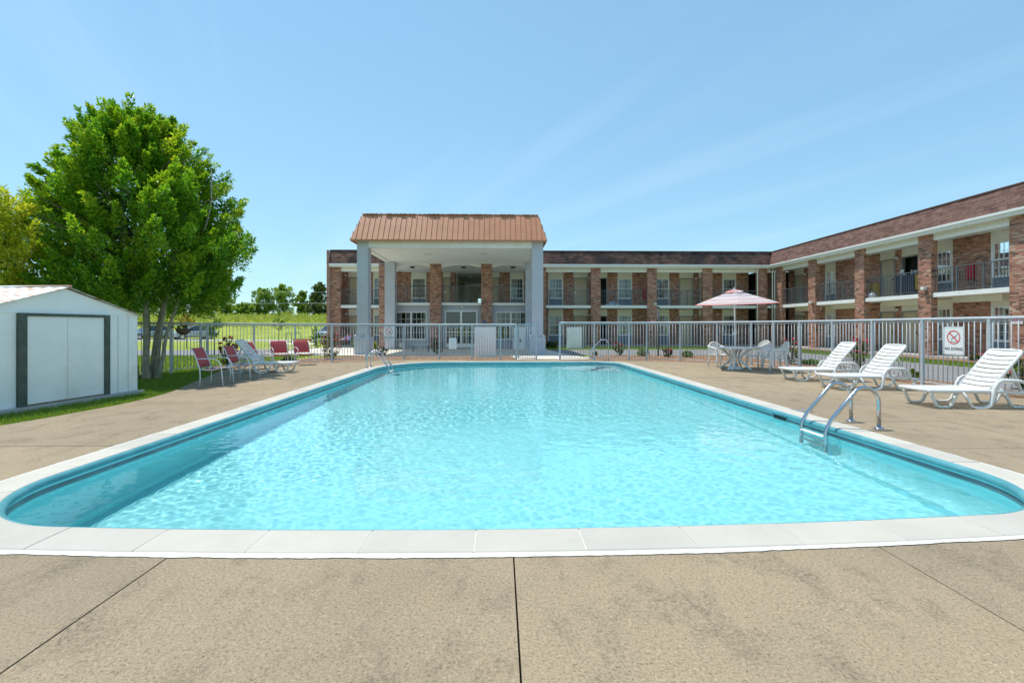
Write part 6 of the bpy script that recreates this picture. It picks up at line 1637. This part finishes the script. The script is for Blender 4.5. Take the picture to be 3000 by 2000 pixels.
# ================================================================== cars
def car(label, loc, rz, paint, bodyname='parked_car'):
    c_ = thing(bodyname, label, 'car', loc, rz, group='cars parked beyond the lawn')
    prof_ = [(-2.15, 0.42, 0.95, 0.78), (-2.05, 0.28, 1.02, 0.86), (-1.2, 0.24, 1.03, 0.90), (0.0, 0.23, 1.00, 0.90), (0.95, 0.24, 0.97, 0.89), (1.75, 0.26, 0.88, 0.86), (2.12, 0.32, 0.76, 0.78), (2.20, 0.42, 0.66, 0.70)]
    mb = MB(); n = 8
    for (x, zb, zt, w) in prof_: mb.v += [(x, -w * 0.9, zb), (x, w * 0.9, zb), (x, w, zb + 0.2), (x, w, zt - 0.12), (x, w * 0.88, zt), (x, -w * 0.88, zt), (x, -w, zt - 0.12), (x, -w, zb + 0.2)]
    for i in range(len(prof_) - 1):
        for k in range(n): mb.f.append((i * n + k, i * n + (k + 1) % n, (i + 1) * n + (k + 1) % n, (i + 1) * n + k)); mb.val.append(0)
    mb.f += [tuple(reversed(range(n))), tuple((len(prof_) - 1) * n + k for k in range(n))]; mb.val += [0, 0]
    mb.build('body', paint, c_)
    mb = MB(); rp_ = [(-2.0, 1.0, 0.74), (-1.55, 1.46, 0.60), (-0.6, 1.54, 0.62), (0.2, 1.50, 0.61), (1.05, 0.98, 0.74)]
    for (x, z, w) in rp_: mb.v += [(x, -w, z), (x, w, z)]
    bot = [(-2.0, 0.96, 0.78), (-1.55, 0.99, 0.80), (-0.6, 0.99, 0.81), (0.2, 0.98, 0.81), (1.05, 0.94, 0.78)]
    for (x, z, w) in bot: mb.v += [(x, -w, z), (x, w, z)]
    for i in range(4): mb.f += [(10 + 2 * i, 2 * i, 2 * i + 2, 10 + 2 * i + 2), (10 + 2 * i + 1, 10 + 2 * i + 3, 2 * i + 3, 2 * i + 1)]; mb.val += [0, 0]
    for i in (0, 3): mb.f.append((2 * i, 2 * i + 1, 2 * i + 3, 2 * i + 2)); mb.val.append(0)
    mb.build('glasshouse', M_carglass, c_)
    mb = MB(); mb.add([(x, s_ * w, z + 0.012) for (x, z, w) in rp_[1:4] for s_ in (-1.02, 1.02)], [(0, 1, 3, 2), (2, 3, 5, 4)]); 
    for s_ in (-1, 1):
        for a, b in (((1.05, s_ * 0.76, 0.97), (0.2, s_ * 0.63, 1.51)), ((-0.55, s_ * 0.825, 0.99), (-0.58, s_ * 0.64, 1.55)), ((-1.6, s_ * 0.81, 0.99), (-1.55, s_ * 0.615, 1.47))): mb.bar(a, b, 0.07, 0.03)
    mb.build('roof', paint, c_)
    for (x, s_) in ((1.32, -1), (1.32, 1), (-1.32, -1), (-1.32, 1)):
        w_ = MB().tube([(x, s_ * 0.70, 0.33), (x, s_ * 0.90, 0.33)], 0.33, 18).build('wheel', M_rubber, c_, smooth=False)
        mb = MB(); mb.tube([(x, s_ * 0.90, 0.33), (x, s_ * 0.915, 0.33)], 0.21, 14); mb.build('rim', M_chrome, w_)
    for s_ in (-1, 1):
        MB().box(1.98, 2.16, s_ * 0.62 - 0.16, s_ * 0.62 + 0.16, 0.62, 0.76).build('headlight', M_lamp, c_, bevel=0.03)
        MB().box(0.75, 0.92, s_ * 0.98 - 0.09, s_ * 0.98 + 0.09, 0.98, 1.10).build('mirror', paint, c_, bevel=0.02)
    MB().box(2.10, 2.185, -0.42, 0.42, 0.48, 0.64).build('grille', M_dark, c_)
    return c_
x_, y_ = G(566, 994, -0.04); car('silver parked car seen through the fence behind the red chairs', (x_, y_, -0.045), R(-128), M_silver)
x_, y_ = G(438, 994, -0.04); car('blue grey parked car seen between the tree stems', (x_, y_, -0.045), R(-120), M_silver2)
x_, y_ = G(968, 991, -0.04); car('pale parked car half hidden behind the left end pillar of the motel', (x_, y_, -0.045), R(-100), M_silver)

# ================================================================== small things
hx_, hy_ = XatY(537, 13.1), 13.1; zb_ = Zat(hx_, hy_, 981)
hb = thing('hanging_basket', 'brown hanging plant basket beside the right hand pale stem', 'plant basket', (hx_, hy_, zb_))
MB().lathe([(0.0, 0.0), (0.07, 0.01), (0.14, 0.06), (0.18, 0.13), (0.185, 0.17), (0.17, 0.165), (0.0, 0.15)], 18).build('bowl', M_terra, hb, smooth=True)
MB().tube([(0.185 * math.cos(R(a)), 0.185 * math.sin(R(a)), 0.172) for a in range(0, 360, 20)], 0.008, 6, closed=True).build('rim', M_dark, hb, smooth=True)
mb = MB()
for k in range(3): a = R(120 * k + 20); mb.tube([(0.18 * math.cos(a), 0.18 * math.sin(a), 0.17), (0, 0, 0.62)], 0.004, 4)
mb.tube([(0, 0, 0.62), (0, 0, 1.25)], 0.004, 4); mb.build('chain', M_dark, hb)
link_mesh('plant', crown_mesh('plant', (0, 0, 0), [(0.15, 0.1), (0.2, 0.16), (0.26, 0.08)], 14, 14, 0.05, 0.5, tuft=(0.04, 0.09), rad=(0.03, 0.05)), M_leafk, hb)

for i, (p0, p1, lb) in enumerate(((839, 853.5, 'left one of two green metal hoops on the far lawn'), (866.5, 881, 'right one of two green metal hoops on the far lawn'))):
    x0, y0 = G(p0, 1006, -0.06); x1 = XatY(p1, y0); H = 0.95; w = x1 - x0
    h_ = thing('metal_hoop', lb, 'hoop', ((x0 + x1) / 2, y0, -0.06), group='green hoops')
    MB().tube([(-w / 2, 0, 0), (-w / 2, 0, H - w / 2)] + [(-w / 2 * math.cos(R(a)), 0, H - w / 2 + w / 2 * math.sin(R(a))) for a in range(15, 180, 15)] + [(w / 2, 0, H - w / 2), (w / 2, 0, 0)], 0.028, 8).build('tube', M_green, h_, smooth=True)
    for s_ in (-1, 1): MB().lathe([(0, 0.03), (0.06, 0.02), (0.07, 0.0)], 10, (s_ * w / 2, 0)).build('foot', M_slabc, h_)
x0, y0 = G(858, 1001, -0.06); x1 = XatY(914, y0)
bb = thing('low_barrier', 'low orange and yellow painted beam on the far lawn beyond the red chairs', 'barrier', ((x0 + x1) / 2, y0, -0.06)); w = x1 - x0
for i in range(5): MB().box(-w / 2 + w * i / 5, -w / 2 + w * (i + 1) / 5 - 0.004, -0.06, 0.06, 0.12, 0.28).build('beam_section', M_yellow if i == 0 else M_orange, bb)
for q in (-0.4, 0.0, 0.4): MB().box(q * w - 0.05, q * w + 0.05, -0.05, 0.05, 0.0, 0.119).build('foot', M_slabc, bb)
sheet('concrete_pad', [[G(832, 1009.5, -0.06), G(925, 1009.5, -0.06), G(922, 1005, -0.06), G(836, 1005, -0.06)]], [], -0.05, M_path, kind='structure')

sx_, sy_ = G(1018, 1030)
sp = thing('wind_spinner', 'blue and red fabric wind spinner on a thin stake left of the canopy column', 'wind spinner', (sx_, sy_, -0.02)); zc_ = Zat(sx_, sy_, 988)
MB().tube([(0, 0, 0), (0, 0, zc_ + 0.05)], 0.008, 6).build('stake', M_dark, sp)
pm_ = [mat('spinner_blue', (0.08, 0.14, 0.55), 0.6), mat('spinner_red', (0.65, 0.10, 0.13), 0.6), mat('spinner_white', (0.75, 0.72, 0.76), 0.6)]
for k in range(10):
    a = R(36 * k + 12); rr_ = 0.24 + 0.05 * (k % 3); d = Vector((math.cos(a) * 1.1, -0.25, 0.55 * math.sin(a) + 0.25 * math.cos(a))); s_ = Vector((-math.sin(a), 0.3, math.cos(a) * 0.8))
    mb = MB(); b_ = Vector((0, -0.02 - 0.004 * k, zc_)); mb.add([b_, b_ + d * rr_ * 0.55 + s_ * 0.05, b_ + d * rr_, b_ + d * rr_ * 0.6 - s_ * 0.05 + Vector((0, -0.03, 0))], [(0, 1, 2, 3)])
    mb.build('petal', pm_[k % 3], sp)
x_, y_ = G(1587, 1035)
pl_ = thing('path_light', 'small grey lantern path light beside the right canopy plinth', 'path light', (x_, y_, -0.03))
mb = MB(); mb.box(-0.05, 0.05, -0.05, 0.05, 0.0, 0.03)
for q in ((-1, -1), (1, -1), (1, 1), (-1, 1)): mb.box(q[0] * 0.045 - 0.006, q[0] * 0.045 + 0.006, q[1] * 0.045 - 0.006, q[1] * 0.045 + 0.006, 0.03, 0.26)
mb.build('lantern_frame', M_rail, pl_); MB().box(-0.065, 0.065, -0.065, 0.065, 0.26, 0.30).build('cap', M_lamp, pl_, bevel=0.01); MB().tube([(0, 0, 0.03), (0, 0, 0.2)], 0.025, 8).build('glass_core', M_lamp, pl_)
x_, y_ = G(1175, 1021)
ur = thing('urn', 'pale rounded urn standing under the canopy by the left lobby window', 'urn', (x_, y_, -0.03))
MB().lathe([(0.0, 0.0), (0.13, 0.0), (0.15, 0.05), (0.20, 0.2), (0.20, 0.32), (0.13, 0.40), (0.15, 0.43), (0.12, 0.43), (0.0, 0.36)], 18).build('bowl', M_urn, ur, smooth=True)
x_, y_ = G(1233, 1027)
bn = thing('low_bench', 'low white bench under the left lobby window', 'bench', (x_, y_, -0.03))
for i in range(3): MB().box(-0.5, 0.5, -0.17 + i * 0.115, -0.065 + i * 0.115, 0.36, 0.39).build('seat_board', M_plastic, bn)
for q in (-0.42, 0.42):
    for s_ in (-0.13, 0.13): MB().box(q - 0.02, q + 0.02, s_ - 0.02, s_ + 0.02, 0.0, 0.359).build('leg', M_rail, bn)
x_, y_ = G(1928, 1041)
dp = thing('lamp_post', 'slim dark post standing in the mulch between the two round shrubs', 'post', (x_, y_, -0.03))
ztop = Zat(x_, y_, 898); MB().tube([(0, 0, 0), (0, 0, ztop)], 0.045, 10).build('post', mat('dark_post', (0.055, 0.06, 0.075), 0.6), dp, smooth=True)
MB().box(-0.06, 0.06, -0.06, 0.06, ztop - 0.02, ztop + 0.03).build('cap', M_rail, dp, bevel=0.01)
# cables
for i, (py, r_, lb) in enumerate(((889.5, 0.030, 'lowest and brightest of the overhead cables in front of the skyline trees'), (857, 0.016, 'upper thin overhead cable in front of the skyline trees'))):
    y = 86.0; z = Zat(-45, y, py)
    tag(MB().tube([(-110, y, z + 0.9), (-80, y, z + 0.25), (-50, y, z), (-20, y, z + 0.2), (12, y, z + 0.8)], r_, 6).build('overhead_cable', M_cable, None, smooth=True), lb, 'cable')

# ---- things on the right wing's upper walkway
cy_ = YatX(2652, 20.35)
ct = thing('housekeeping_cart', 'dark housekeeping cart on the right wing upper walkway with a yellow bag', 'cart', (20.45, cy_, Z2), R(90))
mb = MB(); mb.box(-0.62, 0.42, -0.24, 0.24, 0.16, 0.20); mb.box(-0.62, 0.42, -0.24, 0.24, 0.98, 1.02); mb.box(-0.62, 0.42, -0.23, 0.23, 0.58, 0.60); mb.build('shelf', M_navy, ct)
mb = MB(); mb.box(-0.62, -0.58, -0.24, 0.24, 0.2, 0.98); mb.box(0.38, 0.42, -0.24, 0.24, 0.2, 0.98); mb.box(-0.58, 0.38, 0.20, 0.24, 0.2, 0.98); mb.build('side_panel', M_navy, ct)
for q in ((-0.5, -0.18), (-0.5, 0.18), (0.32, -0.18), (0.32, 0.18)): MB().tube([(q[0], q[1] - 0.02, 0.075), (q[0], q[1] + 0.02, 0.075)], 0.075, 12).build('wheel', M_rubber, ct)
mb = MB(); mb.add([(-0.86, -0.2, 1.0), (-0.63, -0.2, 1.0), (-0.63, 0.2, 1.0), (-0.86, 0.2, 1.0), (-0.82, -0.16, 0.28), (-0.64, -0.16, 0.28), (-0.64, 0.16, 0.28), (-0.82, 0.16, 0.28)], [(0, 1, 5, 4), (1, 2, 6, 5), (2, 3, 7, 6), (3, 0, 4, 7), (4, 5, 6, 7)]); mb.build('linen_bag', M_yellow, ct)
MB().box(0.36, 0.44, -0.262, -0.242, 0.62, 1.05).build('hanging_towel', mat('pale_towel', (0.6, 0.66, 0.76), 0.9), ct)
def cup(label, dx, dy, h, r_, cat='cups', name='cup_stack'):
    o = thing(name, label, cat, (20.45 + dx, cy_ + dy, Z2 + 1.021)); MB().lathe([(0, 0), (r_ * 0.8, 0), (r_, h * 0.9), (r_ * 1.05, h), (0, h)], 12).build('stack', M_plastic, o, smooth=True)
    MB().lathe([(r_ * 1.06, h * 0.93), (r_ * 1.10, h * 0.98), (r_ * 1.06, h)], 12).build('rim', M_plastic, o, smooth=True)
cup('tallest stack of white cups on the housekeeping cart', -0.05, 0.30, 0.30, 0.05)
cup('second stack of white cups on the housekeeping cart, next to the tallest', -0.05, 0.18, 0.33, 0.05)
cup('short wide stack of white cups on the housekeeping cart', -0.08, 0.04, 0.13, 0.07)
bo = thing('spray_bottle', 'pale blue spray bottle on the housekeeping cart', 'bottle', (20.37, cy_ - 0.36, Z2 + 1.021))
MB().lathe([(0, 0), (0.045, 0), (0.045, 0.14), (0.018, 0.18), (0.018, 0.21), (0, 0.21)], 12).build('body', mat('pale_blue_plastic', (0.45, 0.6, 0.75), 0.4), bo, smooth=True); MB().box(-0.05, 0.02, -0.015, 0.015, 0.21, 0.25).build('trigger', M_plastic, bo)
cup('white tumbler stack at the end of the housekeeping cart near the yellow bag', -0.08, -0.55, 0.21, 0.05)
y2_ = YatX(2560, 20.3)
yb2 = thing('linen_sack', 'yellow linen sack leaning in the upper walkway corner left of the cart', 'sack', (20.35, y2_, Z2))
MB().lathe([(0, 0.0), (0.24, 0.02), (0.26, 0.3), (0.24, 0.6), (0.20, 0.8), (0.16, 0.84), (0, 0.82)], 14).build('cloth', M_yellow, yb2, smooth=True)
MB().lathe([(0.17, 0.76), (0.215, 0.79), (0.17, 0.83)], 14).build('drawstring_hem', M_yellow, yb2, smooth=True)
wb2 = thing('rubbish_bag', 'pale grey plastic bag lying on the upper walkway left of the cart', 'bag', (20.0, y2_ - 0.25, Z2))
MB().lathe([(0, 0.0), (0.18, 0.01), (0.24, 0.10), (0.20, 0.24), (0.08, 0.31), (0.03, 0.36), (0.06, 0.40), (0, 0.39)], 11).build('bag', mat('thin_bag', (0.55, 0.58, 0.62), 0.35, bscale=9, bstr=0.8, bdist=0.05), wb2, smooth=True)
MB().tube([(0.035 * math.cos(R(a)), 0.035 * math.sin(R(a)), 0.355) for a in range(0, 360, 45)], 0.008, 5, closed=True).build('tie', M_navy, wb2)
fx = XatY(1795, 33.6)
fu = thing('folded_cloth', 'blue and white cloth heap on the far wing upper walkway behind the railing', 'cloth', (fx, 33.6, Z2))
mb = MB(); nn = 16
for k in range(nn): a = 2 * math.pi * k / nn; mb.v.append((0.55 * math.cos(a) * (1 + 0.12 * (k % 2)), 0.3 * math.sin(a), 0.01))
for k in range(nn): a = 2 * math.pi * k / nn; mb.v.append((0.22 * math.cos(a) * (1 + 0.1 * (k % 2)), 0.12 * math.sin(a), 0.24))
mb.v.append((-0.03, 0, 0.36))
for k in range(nn): mb.f += [(k, (k + 1) % nn, nn + (k + 1) % nn, nn + k), (nn + k, nn + (k + 1) % nn, 2 * nn)]; mb.val += [0, 0]
mb.build('heap', mat('blue_white_cloth', (0.48, 0.54, 0.64), 0.85, var=0.3, vscale=5), fu)
MB().tube([(0.6 * math.cos(R(a)), 0.33 * math.sin(R(a)), 0.02) for a in range(0, 360, 20)], 0.018, 5, closed=True).build('hem', mat('cloth_hem', (0.7, 0.72, 0.75), 0.85), fu)
